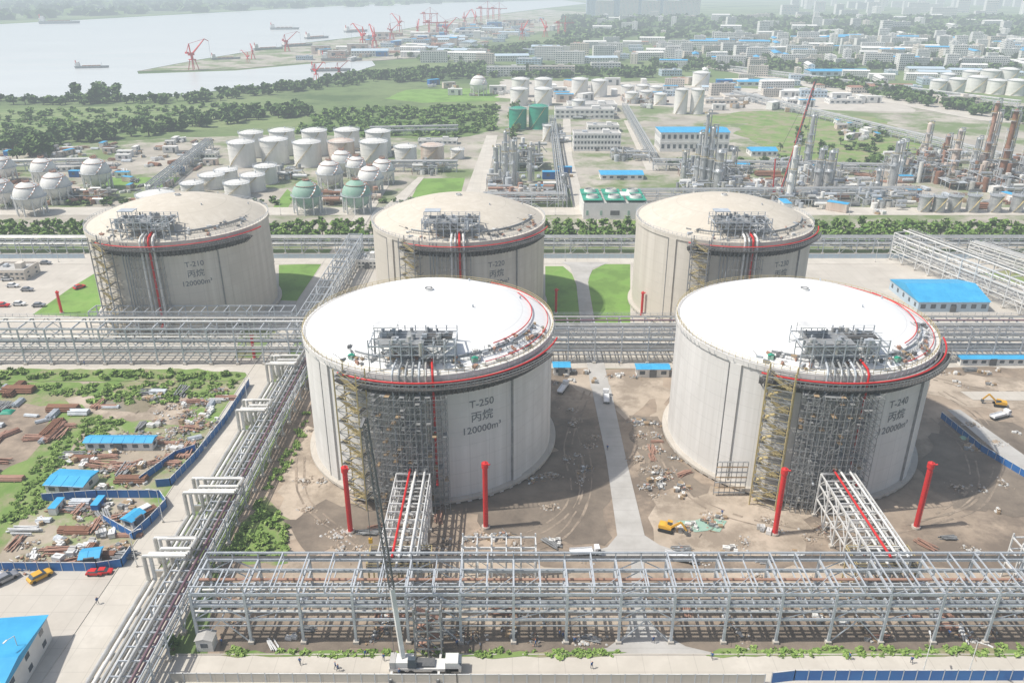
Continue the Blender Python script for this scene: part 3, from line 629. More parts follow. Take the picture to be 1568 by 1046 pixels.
def sphere_tank(u,v,d,m):
    vb=v+d*.62; sc=SC(vb); x,y=S(u,vb); r=d*sc/2; mb=MB(); zc=r*1.25
    mb.dome((0,0,zc),r,2*r,m,14,26,full=True)
    for i in range(10):
        a=2*pi*i/10; p=polar(r*.97,a,0); mb.cyl(p,(p[0],p[1],zc),.4,M_steelw,8); q=polar(r*.97,a+2*pi/10,0)
        mb.beam(p,(q[0],q[1],zc*.8),.14,.14,M_steel); mb.beam((p[0],p[1],zc*.8),q,.14,.14,M_steel)
    mb.arc(r,r+.9,zc-.1,zc+.05,0,2*pi,M_steel,26); rail(mb,[polar(r+.8,2*pi*i/20,zc) for i in range(21)],M_steel,1.1,.09)
    mb.arc(r*.72,r*.72+.5,zc+r*.7,zc+r*.7+.12,0,2*pi,M_rustl,26)
    mb.arc(0,1.8,2*r+.25*r,2*r+.25*r+.3,0,2*pi,M_rustl,10); rail(mb,[polar(1.8,2*pi*i/8,2.25*r) for i in range(9)],M_rustl,1.2,.12)
    for i in range(14):
        a=.4+i*.1; z0=zc+ (r)*sin(i/14*1.4); z1=zc+r*sin((i+1)/14*1.4); rr0=r*cos(i/14*1.4)+.4; rr1=r*cos((i+1)/14*1.4)+.4
        mb.beam(polar(rr0,a,z0),polar(rr1,a+.1,z1),.8,.15,M_rustl if i%2 else M_steel)
    mb.obj('spherical_gas_tank',(x,y+r*.5,.05))
for u,v,d,m in [(67,262,36,M_tankw),(147,266,42,M_tankw),(86,287,42,M_tankw),(45,303,44,M_tankw),(2,295,40,M_tankw),(5,258,34,M_tankw),(505,267,38,M_tankw),(524,249,34,M_tankw),(546,256,30,M_tankw),(567,275,38,M_tankw),(586,262,34,M_tankw),(470,301,44,M_gteal),(546,300,44,M_gteal),(733,131,26,M_tankw)]:
    sphere_tank(u,v,d,m)
# ---------------------------------------------------------------- process units
def column(u,v,hpx,wpx,m):
    sc=SC(v); x,y=S(u,v); h=hpx*sc; r=wpx*sc/2; mb=MB()
    mb.cyl((0,0,0),(0,0,h*.5),r,m,16); mb.cyl((0,0,h*.5),(0,0,h*.55),r,m,16,r*.75); mb.cyl((0,0,h*.55),(0,0,h*.97),r*.75,m,16); mb.dome((0,0,h*.97),r*.75,r*.6,m,4,16)
    k=int(h/6)
    for i in range(1,k+1):
        z=i*6*h/(6*k)*.97; rr=(r if z<h*.5 else r*.75); a=i*1.3
        mb.arc(rr,rr+1.2,z-.1,z+.1,a,a+3.4,M_steel,12); rail(mb,[polar(rr+1.1,a+3.4*j/8,z) for j in range(9)],M_yel if i%2 else M_steel,1.1,.14)
        mb.beam(polar(rr+.9,a,z-6),polar(rr+.9,a,z+1),.5,.12,M_steel)
    mb.path([(r+.7,0,2),(r+.7,0,h+1),(0,0,h+1),(0,0,h)],.35,M_silver,8); mb.path([(-r-.5,.4,2),(-r-.5,.4,h*.7)],.25,M_pipew,6)
    mb.arc(0,r+1,0,.6,0,2*pi,M_conc,16)
    mb.obj('distillation_column',(x,y,.05))
def unit(u,v,wpx,depth,hpx,seed,pal):
    r=random.Random(seed); sc=SC(v); x,y=S(u,v); w=wpx*sc; H=hpx*sc; mb=MB(); st=5.5
    nx=max(1,int(w/st)); ny=max(1,int(depth/st)); lv=max(1,int(H/4.5))
    hm={}
    for i in range(nx+1):
        for j in range(ny+1): hm[i,j]=max(1,int(lv*r.uniform(.35,1.0)))
    for i in range(nx+1):
        for j in range(ny+1):
            X=(i-nx/2)*st; Y=j*st; z=hm[i,j]*4.5
            mb.beam((X,Y,0),(X,Y,z),.35,.35,M_steel if r.random()<.7 else M_rustl)
            for k in range(1,hm[i,j]+1):
                zz=k*4.5
                if i<nx: mb.beam((X,Y,zz),(X+st,Y,zz),.25,.35,M_steel)
                if j<ny: mb.beam((X,Y,zz),(X,Y+st,zz),.25,.35,M_steel)
                if i<nx and r.random()<.35: mb.beam((X,Y,zz-4.5),(X+st,Y,zz),.15,.15,M_steel)
                if r.random()<.35: mb.box((X+st/2,Y+st/2,zz),(st,st,.12),M_grat if r.random()<.6 else M_steel)
                if r.random()<.5: rail(mb,[(X,Y,zz),(X+st,Y,zz)],M_yel,1.1,.12)
                q=r.random(); m=r.choice(pal)
                if q<.22: mb.cyl((X+st/2,Y+st/2,zz+.2),(X+st/2,Y+st/2,zz+r.uniform(2,5)),r.uniform(.6,1.6),m,10)
                elif q<.42: mb.cyl((X,Y+st/2,zz+1.2),(X+r.uniform(4,9),Y+st/2,zz+1.2),r.uniform(.5,1.2),m,10)
                elif q<.6: mb.path([(X+r.uniform(0,4),Y,zz+1),(X+r.uniform(4,12),Y,zz+1),(X+r.uniform(4,12),Y,zz-3)],.25,r.choice([M_pipe,M_silver,M_pipew]),6)
                elif q<.72: mb.box((X+2,Y+2,zz+1),(r.uniform(1,3),r.uniform(1,3),1.8),m)
    for _ in range(nx*3):
        X=r.uniform(-w/2,w/2); Y=r.uniform(-4,depth+4); mb.cyl((X,Y,0),(X,Y,r.uniform(3,H*.8)),r.uniform(.8,2.2),r.choice(pal),12)
    for _ in range(nx*2):
        X=r.uniform(-w/2,w/2); Y=r.uniform(-6,depth+4); z=r.uniform(1.5,4); mb.cyl((X,Y,z),(X+r.uniform(5,10),Y,z),r.uniform(.8,1.6),r.choice(pal),12)
    mb.obj('process_unit',(x,y,.05))
PS=[M_silver,M_tankw,M_pipe,M_silver,M_steel,M_pipeg]; PR=[M_rust,M_tankr,M_silver,M_pipe,M_rustl]
for i,a in enumerate([(795,262,60,24,44,PS),(790,312,90,20,24,PR),(765,286,40,16,22,PS),(1090,282,80,30,34,PS),(1150,312,70,20,18,PS),(1060,300,40,20,20,PS),(1260,284,50,22,34,PS),(1300,300,60,20,16,PS),(1385,278,50,22,45,PS),(1425,280,60,26,60,PR),(1480,292,60,22,30,PR),(1520,292,50,22,55,PR),(1565,300,60,26,40,PS),(1620,300,80,26,50,PR),(1350,318,60,14,12,PS),(1230,318,80,12,10,PS),(650,268,50,14,8,PS),(520,312,100,12,7,PR),(420,276,60,14,7,PS),(560,240,60,20,9,PS),(905,182,60,24,14,PS),(985,160,60,30,10,PR),(855,218,30,16,14,PS),(960,246,50,14,12,PS),(110,312,90,14,7,PR),(1450,250,60,20,20,PS),(1210,262,40,18,16,PS),(1570,270,60,24,40,PR),(1120,296,50,18,26,PS),(1180,296,40,18,14,PR)]):
    unit(*a[:5],i,a[5])
for u,v,h,w,m in [(774,280,78,8,M_silver),(786,285,70,7,M_silver),(760,275,50,9,M_silver),(812,280,55,7,M_silver),(1074,290,115,7,M_silver),(1066,288,84,8,M_silver),(1084,290,94,10,M_silver),(1098,292,60,14,M_silver),(1046,280,48,7,M_silver),
    (1234,262,84,8,M_silver),(1207,312,88,9,M_tankw),(1212,285,72,7,M_tankw),(1250,296,68,10,M_silver),(1266,292,60,12,M_silver),(1364,288,70,10,M_silver),(1372,276,60,14,M_tankw),(1410,262,72,9,M_tankr),(1440,268,60,10,M_rustl),(1458,262,62,10,M_tankr),(1500,278,120,8,M_rustl),(1508,270,96,9,M_tankr),(1528,288,118,10,M_rust),(1536,268,90,9,M_yel),(1560,282,80,9,M_silver),(1484,282,70,8,M_silver),(1340,300,40,9,M_silver),(862,300,32,7,M_silver),(1120,268,40,8,M_silver),(1600,290,110,10,M_rust)]:
    column(u,v,h,w,m)
for a,b,s in (((742,318),(880,318),21),((868,318),(850,190),22),((700,262),(560,262),23),((960,312),(1420,308),24),((1000,262),(1420,272),25),((1005,250),(960,170),26),((240,300),(330,225),27),((150,258),(0,262),28),((1120,150),(1568,262),29),((700,205),(560,208),30),((1100,108),(1568,168),31)):
    rack('pipe_rack',S(*a),S(*b),5,[4,7],9,M_steel,p3,post=.4,rungs=1,brace=4,seed=s,walk=False,foot=False)
# ---------------------------------------------------------------- buildings
def building(name,w,d,h,wall,roof,floors=0,nw=0,pitch=0):
    mb=MB(); mb.box((0,0,h/2),(w,d,h),wall)
    if pitch:
        if w<d: mb.prism([(-w/2-.4,h+.02),(w/2+.4,h+.02),(w/2+.4,h+.15),(0,h+pitch),(-w/2-.4,h+.15)],-d/2-.4,d/2+.4,roof)
        else: mb.add([(-w/2-.4,-d/2-.4,h+.02),(w/2+.4,-d/2-.4,h+.02),(w/2+.4,0,h+pitch),(-w/2-.4,0,h+pitch),(-w/2-.4,d/2+.4,h+.02),(w/2+.4,d/2+.4,h+.02)],[(0,1,2,3),(3,2,5,4),(0,3,4),(1,5,2)],roof)
        for i in range(int(w/3)):   # roof sheet ribs and skylights
            X=-w/2+1.5+i*3
            if w>=d:
                mb.beam((X,-d/2-.4,h+.06),(X,0,h+pitch+.04),.12,.08,roof)
    else:
        mb.box((0,0,h+.05),(w-.8,d-.8,.1),roof)
        for sx,sy,dx,dy in ((0,d/2-.15,w,.3),(0,-d/2+.15,w,.3),(w/2-.15,0,.3,d-.6),(-w/2+.15,0,.3,d-.6)): mb.box((sx,sy,h+.45),(dx,dy,.9),wall)
        mb.box((w*.2,0,h+1.3),(w*.12+1,d*.3,2.4),wall); mb.box((-w*.25,d*.1,h+.7),(w*.1,d*.2,1.2),M_steel)
    if floors:
        fh=h/floors
        for f in range(floors):
            z=f*fh+fh*.55
            for i in range(nw):
                X=(i+.5)/nw*w-w/2
                for s in (-1,1): mb.box((X,s*(d/2),z),(w/nw*.5,.12,fh*.42),M_glass)
            for j in range(max(1,int(d/5))):
                Y=(j+.5)/max(1,int(d/5))*d-d/2
                for s in (-1,1): mb.box((s*w/2,Y,z),(.12,1.5,fh*.4),M_glass)
            mb.box((0,-d/2-.1,f*fh+.02+fh*.98),(w,.3,.18),wall)
        mb.box((0,-d/2-.2,1.3),(2.2,.4,2.6),M_steeld)
    return mb.mesh(name)
def B(name,u1,u2,v,hpx,d,wall,roof,fl=0,nw=0,pitch=0,rz=0):
    sc=SC(v); x,y=S((u1+u2)/2,v); w=(u2-u1)*sc
    return place(building(name,w,d,hpx*sc*.97,wall,roof,fl,nw,pitch),name,(x,y+d/2,.04),rz)
B('office_building',878,950,232,26,16,M_wallw,M_roofg,3,14)
B('workshop_building',1010,1115,233,30,26,M_wallw,M_blue,2,12,1.5)
B('cooling_tower_building',893,990,336,23,30,M_wallw,M_roofg,0,0)
x,y=S(941,336); mb=MB()
for i in range(3):
    for j in range(2):
        cx=x-12+i*12; cy=y+8+j*14; mb.box((cx,cy,9.9),(10.5,12,.4),M_green); mb.cyl((cx,cy,10.05),(cx,cy,11.6),3.4,M_wallw,18,3.0,cap=False); mb.cyl((cx,cy,10.2),(cx,cy,10.4),3.1,M_roofg,18); mb.box((cx,cy,11.2),(6,.5,.2),M_steelw,.6)
for i in range(5): mb.box((x-15+i*7.5,y-.06,3.5),(1.2 if i!=2 else 5,.15,2.5),M_gteal if i!=2 else M_steeld)
mb.obj('cooling_tower_fans')
B('blue_roof_shed',920,985,276,8,14,M_wallw,M_blue,1,6,1.5)
B('warehouse',1404,1512,478,17,26,M_wallb,M_blue,1,7,3)
B('substation_building',548,577,412,12,12,M_wallw,M_roofg,2,5)
B('control_building',-15,40,430,14,12,M_wallc,M_roofg,2,7)
B('gatehouse',70,165,262,7,8,M_wallw,M_roofg,1,12,.8,rz=.35)
B('long_shed',850,940,183,14,20,M_wallw,M_roofg,2,12)
B('blue_roof_shed',1015,1040,218,6,12,M_wallw,M_blue,1,5,1)
for i,(u1,u2,v,h,d,w_,r_,fl,nw) in enumerate([(745,805,118,14,14,M_wallw,M_roofg,4,14),(810,880,117,14,14,M_wallc,M_roofg,4,14),(905,950,112,14,14,M_wallw,M_roofg,4,10),(870,945,172,10,30,M_wallw,M_roofg,1,8),(900,948,203,9,16,M_wallw,M_roofg,1,8),(1110,1170,155,7,26,M_wallc,M_roofg,1,6),(1180,1260,148,7,26,M_wallw,M_wallw,1,6),(1205,1230,160,6,20,M_wallw,M_wallw,1,6),(1130,1200,133,7,26,M_wallw,M_blue,1,6),(1240,1330,118,8,26,M_wallb,M_blue,1,8),(1440,1500,160,10,20,M_wallc,M_roofg,2,8),(1330,1400,140,7,20,M_wallc,M_roofr,1,8),(1150,1190,240,8,14,M_wallw,M_blue,1,5),(1120,1148,262,7,12,M_wallw,M_blue,1,5),(640,700,222,6,10,M_wallw,M_roofg,1,8),(290,330,243,6,10,M_wallw,M_roofg,1,8),(1080,1130,160,6,20,M_wallc,M_roofg,1,8),(1270,1320,160,6,16,M_wallw,M_roofg,1,6)]):
    B('industrial_building',u1,u2,v,h,d,w_,r_,fl,nw,2 if r_ in(M_blue,M_roofr) else 0)
vars_=[building('apartment_block',w,d,h,wl,rf,fl,nw,pt) for w,d,h,wl,rf,fl,nw,pt in [(46,13,19,M_wallw,M_roofg,6,12,0),(34,12,16,M_wallc,M_roofg,5,9,0),(60,14,16,M_wallw,M_blue,5,16,2),(24,14,26,M_wallw,M_roofg,8,7,0),(52,12,13,M_wallw,M_wallw,4,14,2.5),(40,24,9,M_wallb,M_roofg,2,8,0),(28,20,8,M_wallc,M_roofr,2,6,2),(70,30,10,M_wallw,M_wallb,2,14,3)]]
def scatter_b(px,n,ids,seed,md=35,s=(.8,1.2)):
    g=random.Random(seed); used=[]
    for x,y in sample(px,n*3,seed):
        if len(used)>=n: break
        if any(abs(x-a)<md*1.5 and abs(y-b)<md for a,b in used): continue
        used.append((x,y)); k=g.uniform(*s); place(vars_[g.choice(ids)],'apartment_block',(x,y,.04),g.choice([-.15,-.15,.1,1.4]),(k,k,k*g.uniform(.85,1.2)))
scatter_b([(1010,106),(1568,110),(1900,118),(1900,68),(1100,62),(1010,78)],280,[0,1,0,3,4,1,0,3,2],1,20,(.6,.95))
scatter_b([(640,96),(960,66),(1010,66),(1010,100),(900,98),(700,100)],60,[4,5,6,7,1,0],2,30,(.6,1))
scatter_b([(1010,148),(1420,150),(1568,110),(1010,112)],55,[5,6,7,4,1,5,4],3,30,(.5,.8))
scatter_b([(880,60),(1568,60),(2000,64),(2000,30),(900,30)],110,[0,3,4,1],4,80,(.8,1.2))
scatter_b([(440,98),(620,60),(780,40),(860,44),(700,86),(560,94)],70,[5,6,7,5,4],5,34,(.5,.9))
scatter_b([(1200,28),(2000,28),(2000,8),(1200,8)],90,[3,0,3],6,120,(1.3,2.0))
tw=[building('office_tower',34,20,95,M_wallb,M_roofg,24,8),building('office_tower',60,22,70,M_wallw,M_roofg,18,14)]
for i,u in enumerate((905,925,945,962,978,995,1012,1028,1045,1056)):
    x,y=S(u,26); place(tw[i%2],'office_tower',(x,y,.04),0,(1.1,1.2,.75 if i%3 else .95))
# ---------------------------------------------------------------- port
def port_crane():
    mb=MB()
    for x in (-6,6):
        for y in (-6,6): mb.beam((x,y,0),(x*.5,y*.5,16),1.2,1.2,M_red)
    mb.box((0,0,16.5),(9,9,1.6),M_red); mb.cyl((0,0,17),(0,0,24),2.2,M_red,10); mb.box((-1,0,25.5),(9,6,4.5),M_red); mb.box((3.5,0,25),(2,3,3),M_glass)
    mb.beam((2,-1.5,26),(30,0,48),1.2,1.2,M_red); mb.beam((2,1.5,26),(30,0,48),1.2,1.2,M_red); mb.beam((-2,0,27),(-3,0,42),1.6,1.6,M_red)
    mb.beam((-3,0,42),(30,0,48),.5,.5,M_red); mb.beam((-3,0,42),(-10,0,28),.8,.8,M_red); mb.box((-9,0,28),(4,5,3),M_red); mb.beam((30,0,48),(38,0,44),1,1,M_red); mb.beam((38,0,44),(38,0,14),.25,.25,M_steeld)
    for i in range(6): mb.beam((2+i*4.6,-1.3+i*.2,26+i*3.6),(2+i*4.6+4,1.3-i*.2,28+i*3.6),.5,.5,M_red)
    return mb.mesh('port_crane')
def gantry():
    mb=MB()
    for x in (-10,10):
        for y in (-8,8): mb.beam((x,y,0),(x,y,34),1.5,1.5,M_red)
        mb.beam((x,-8,14),(x,8,14),1.2,1.5,M_red); mb.beam((x,-8,34),(x,8,34),1.2,1.5,M_red); mb.beam((x,-8,14),(x,8,34),.6,.6,M_red)
    for y in (-3,3): mb.beam((-24,y,35),(36,y,35),1.2,2,M_red)
    mb.beam((10,0,35),(10,0,54),1.4,1.4,M_red); mb.beam((10,0,54),(36,0,36),.5,.5,M_red); mb.beam((10,0,54),(-20,0,36),.5,.5,M_red); mb.box((-12,0,38),(9,7,4),M_red); mb.box((14,0,32),(3,3,3),M_wallw)
    return mb.mesh('gantry_crane')
pcr=port_crane(); gcr=gantry()
for u,v,rz,s in ((297,108,1,.85),(388,92,2,.5),(440,80,.5,.7),(485,125,-.6,.5),(520,120,.3,.45),(556,74,2.4,.9),(574,76,2,.9),(600,62,.4,.8),(640,58,1.5,.8),(684,60,.6,.9),(712,42,1,.9),(728,40,2,.9),(800,62,1,.8),(835,58,2,.8),(612,50,2.4,.9),(380,98,2.6,.4)):
    x,y=S(u,v); place(pcr,'port_crane',(x,y,.5),rz,(s,s,s))
for u,v,rz,s in ((664,60,.3,.95),(742,34,.3,1.1),(760,32,.3,1),(860,56,.2,.8),(655,40,.4,.9)):
    x,y=S(u,v); place(gcr,'gantry_crane',(x,y,.5),rz,(s,s,s))
def ship():
    mb=MB(); n=[(-45,0),(-45,7),(25,8),(40,5),(50,0),(40,-5),(25,-8),(-45,-7)]
    k=len(n); vs=[(x*.96,y*.8,0) for x,y in n]+[(x,y,6) for x,y in n]
    mb.add(vs,[tuple(range(k,2*k))]+[(i,(i+1)%k,k+(i+1)%k,k+i) for i in range(k)],M_pipeg)
    mb.box((-36,0,10),(12,12,8),M_wallw); mb.box((-35,0,16),(8,10,4),M_wallw); mb.box((-30.8,0,16.5),(.3,9,1.5),M_glass); mb.cyl((-40,0,14),(-40,0,22),1.4,M_red,10)
    for i in range(4): mb.box((-18+i*13,0,6.9),(10.5,11,1.8),M_rustl)
    mb.cyl((30,0,6),(30,0,16),.4,M_steel,6); return mb.mesh('cargo_ship')
sh=ship()
for u,v,rz,s in ((140,105,.25,.5),(90,37,.3,1.2),(435,46,.2,.8),(485,60,.9,.7),(545,50,.9,.8),(410,77,.6,.6),(522,94,.1,.7),(505,110,.2,.6),(455,72,.75,.7),(345,92,.5,.5)):
    x,y=S(u,v); place(sh,'cargo_ship',(x,y,.35),rz,(s,s,s))
# ---------------------------------------------------------------- vehicles and machines
def car(c):
    mb=MB(); mb.prism([(-2.2,.35),(2.2,.35),(2.25,.75),(1.9,.9),(1.1,.98),(-1.9,1.0),(-2.2,.85)],-.9,.9,c)
    mb.prism([(-1.8,.98),(1.15,.97),(.45,1.48),(-1.3,1.5)],-.8,.8,M_glass); mb.box((-.42,0,1.52),(1.7,1.5,.06),c)
    for x in (-1.4,1.4):
        for y in (-.85,.85): mb.cyl((x,y-.1,.34),(x,y+.1,.34),.34,M_tyre,12)
    return mb.mesh('car')
def truck(c):
    mb=MB(); mb.box((0,0,.9),(9,2.3,.35),M_steeld); mb.prism([(3,.6),(4.9,.6),(4.9,1.7),(4.5,2.8),(3,2.8)],-1.2,1.2,c); mb.prism([(3.9,1.8),(4.93,1.75),(4.6,2.6),(3.9,2.6)],-1.22,1.22,M_glass)
    mb.box((-1,0,1.25),(7,2.4,.35),c)
    for s in (-1.15,1.15): mb.box((-1,s,1.7),(7,.1,.6),c)
    for x in (-3.4,-2.2,3.6):
        for y in (-1.05,1.05): mb.cyl((x,y-.18,.5),(x,y+.18,.5),.5,M_tyre,12)
    return mb.mesh('truck')
M_cw=mat('white_car_paint',(.75,.75,.75),(.7,.7,.7),1,.3); M_cs=mat('silver_car_paint',(.35,.36,.38),(.3,.3,.32),1,.3,.4)
cars=[car(M_cw),car(M_cs),car(M_yelm),car(M_red)]
for u,v,k,rz in ((10,889,1,.9),(62,886,2,.9),(-14,892,0,.9),(20,440,0,0),(42,446,1,0),(12,430,0,.2),(70,405,1,0),(122,442,3,1),(30,468,0,0),(60,470,1,.1),(5,470,3,0),(146,880,3,0),(160,878,3,.1)):
    x,y=S(u,v); q=.8 if u in(146,160) else 1.1; place(cars[k],'car',(x,y,.16),rz,(q,q,q))
tk=truck(M_cw)
for u,v,k,rz in ((928,612,tk,1.5),(862,598,tk,1.2),(895,850,tk,.1),(1040,858,tk,-.3),(1530,640,tk,.4)):
    x,y=S(u,v); place(k,'truck',(x,y,.17),rz,(.75,.75,.75))
def excavator():
    mb=MB()
    for s in (-1.3,1.3): mb.prism([(-2,.1),(2,.1),(2.3,.5),(2,.9),(-2,.9),(-2.3,.5)],s-.3,s+.3,M_tyre)
    mb.cyl((0,0,.8),(0,0,1.1),.9,M_steeld,12); mb.prism([(-2.2,1.1),(1.6,1.1),(1.6,1.6),(-.4,2.2),(-2.2,2.1)],-1.3,1.3,M_yelm); mb.prism([(.1,1.2),(1.6,1.2),(1.5,2.9),(.2,2.95)],.2,1.25,M_glass); mb.box((.85,.72,3),(1.5,1.1,.1),M_yelm)
    mb.beam((1.3,-.3,1.6),(4.2,-.3,4.2),.45,.6,M_yelm); mb.beam((4.2,-.3,4.2),(6,-.3,1.7),.35,.5,M_yelm); mb.prism([(5.5,1.8),(6.4,1.6),(6.5,.8),(5.8,.5),(5.3,1.1)],-.8,.2,M_steeld); mb.beam((2,-.3,2),(3.5,-.3,3.9),.18,.18,M_steeld)
    return mb.mesh('excavator')
ex=excavator()
for u,v,rz in ((1020,812,-.4),(1530,622,2.8)):
    x,y=S(u,v); place(ex,'excavator',(x,y,.1),rz,(.8,.8,.8))
# truck crane in foreground
mb=MB(); cx,cy=S(618,1026)
def Cc(x,y,z): return (cx+x,cy+y,z+.15)
mb.box(Cc(4,0,1.2),(13,2.6,.7),M_wallw); mb.prism([(cx+8,.9),(cx+11,.9),(cx+11,2.2),(cx+10.4,3.1),(cx+8,3.1)],cy-1.3,cy+1.3,M_wallw); mb.box(Cc(10.7,0,2.4),(.7,2.1,.7),M_glass)
for x in (0,1.6,6,8.6):
    for s in (-1.2,1.2): mb.cyl(Cc(x,s-.2,.6),Cc(x,s+.2,.6),.6,M_tyre,14)
for x in (-2,6.8):
    mb.box(Cc(x,0,.8),(.4,6.4,.3),M_wallw)
    for s in (-3.2,3.2): mb.cyl(Cc(x,s,0),Cc(x,s,.9),.35,M_steeld,10)
mb.box(Cc(4,0,1.75),(4,2,.5),M_steeld); mb.box(Cc(0,0,2.3),(4,2.4,1.3),M_wallw); mb.box(Cc(-1.8,0,2.3),(1.1,2.6,1.5),M_roofg); mb.prism([(cx+1,1.9),(cx+2.8,1.9),(cx+2.5,3.9),(cx+1.1,3.9)],cy-1.35,cy-.3,M_glass)
b0=Vector(Cc(0,.2,3)); b1=Vector((-26,125,48.5)); bm=b0.lerp(b1,.3)
mb.beam(tuple(b0),tuple(bm),.8,.9,M_steelw)
dd=(b1-b0).normalized(); s1=dd.cross(Vector((0,1,0))).normalized(); s2=dd.cross(s1)
N_=34
for i in range(N_):
    a=bm.lerp(b1,i/N_); b=bm.lerp(b1,(i+1)/N_); w=.4
    C_=[(1,1),(1,-1),(-1,-1),(-1,1)]
    for k in range(4):
        o=s1*C_[k][0]*w+s2*C_[k][1]*w; o2=s1*C_[(k+1)%4][0]*w+s2*C_[(k+1)%4][1]*w
        mb.beam(tuple(a+o),tuple(b+o),.15,.15,M_steeld); mb.beam(tuple(a+o),tuple(b+o2),.09,.09,M_steeld)
mb.beam(tuple(b1),(b1.x-.4,b1.y-2,b1.z-.8),.5,.5,M_steeld); mb.cyl((b1.x-.4,b1.y-2,b1.z-.8),(b1.x-.4,b1.y-2,24),.07,M_steeld,5); mb.box((b1.x-.4,b1.y-2,23.6),(.7,.5,1),M_yelm)
mb.cyl(tuple(b1),Cc(-1.5,0,4),.05,M_steeld,4)
mb.obj('mobile_crane')
x,y=S(1190,300); mb=MB(); mb.box((0,0,1),(8,6,2),M_steeld); mb.box((-1,0,3.2),(7,4,2.6),M_red)
for s in (-1,1): mb.beam((2,s,3),(13,s*.4,66),.7,.7,M_red if s>0 else M_steeld)
for i in range(16): mb.beam((2+i*.69,-1,3+i*3.9),(2+i*.69+.6,1,6.9+i*3.9),.4,.4,M_red)
mb.beam((-3,0,4),(-4,0,22),.6,.6,M_red); mb.beam((-4,0,22),(13,0,66),.15,.15,M_steeld); mb.beam((13,0,66),(13,0,20),.15,.15,M_steeld); mb.obj('crawler_crane',(x,y,0))
# ---------------------------------------------------------------- people
def person():
    me=bpy.data.meshes.new('p')
    V=[(0,0,.95),(0,0,1.15),(0,.01,1.42),(0,.01,1.53),(0,-.02,1.62),(0,-.02,1.72),(.1,0,.9),(.12,-.14,.5),(.12,-.1,.08),(.12,-.24,.04),(-.1,0,.9),(-.12,.1,.5),(-.12,.28,.1),(-.12,.16,.04),(.2,.01,1.42),(.27,.08,1.14),(.28,-.06,.9),(.28,-.1,.82),(-.2,.01,1.42),(-.27,-.04,1.14),(-.28,-.2,.94),(-.28,-.25,.87)]
    E=[(0,1),(1,2),(2,3),(3,4),(4,5),(0,6),(6,7),(7,8),(8,9),(0,10),(10,11),(11,12),(12,13),(2,14),(14,15),(15,16),(16,17),(2,18),(18,19),(19,20),(20,21)]
    rr=[.15,.15,.17,.06,.095,.08,.1,.065,.05,.04,.1,.065,.05,.04,.075,.05,.04,.035,.075,.05,.04,.035]
    me.from_pydata(V,E,[]); o=bpy.data.objects.new('p',me); scene.collection.objects.link(o)
    md=o.modifiers.new('s','SKIN')
    for i,sv in enumerate(me.skin_vertices[0].data): sv.radius=(rr[i],rr[i]*.85); sv.use_root=(i==0)
    o.modifiers.new('ss','SUBSURF').levels=1
    bpy.context.view_layer.update()
    m2=bpy.data.meshes.new_from_object(o.evaluated_get(bpy.context.evaluated_depsgraph_get())); m2.name='worker'
    m2.materials.clear()
    for m in (M_cloth,M_trou,M_skin,M_helm): m2.materials.append(m)
    for p in m2.polygons:
        z=p.center.z; x=abs(p.center.x); p.use_smooth=True
        p.material_index=3 if z>1.67 else 2 if z>1.5 or (x>.22 and z<.9) else 0 if z>.96 or x>.22 else 1
    bpy.data.objects.remove(o); return m2
try:
    pm=person()
    for u,v in ((514,1024),(518,1028),(906,1024),(857,975),(862,978),(612,1035),(588,1012),(150,925),(640,990),(1395,1016),(700,990),(880,986),(1000,985),(460,1018),(1300,1010),(820,990),(1452,975),(340,988),(1105,790),(930,690),(948,560),(130,560),(1090,1010),(560,1006)):
        x,y=S(u,v); place(pm,'worker',(x,y,.16),rnd.uniform(0,6),(1.05,1.05,1.05))
except Exception as e: print('person',e)
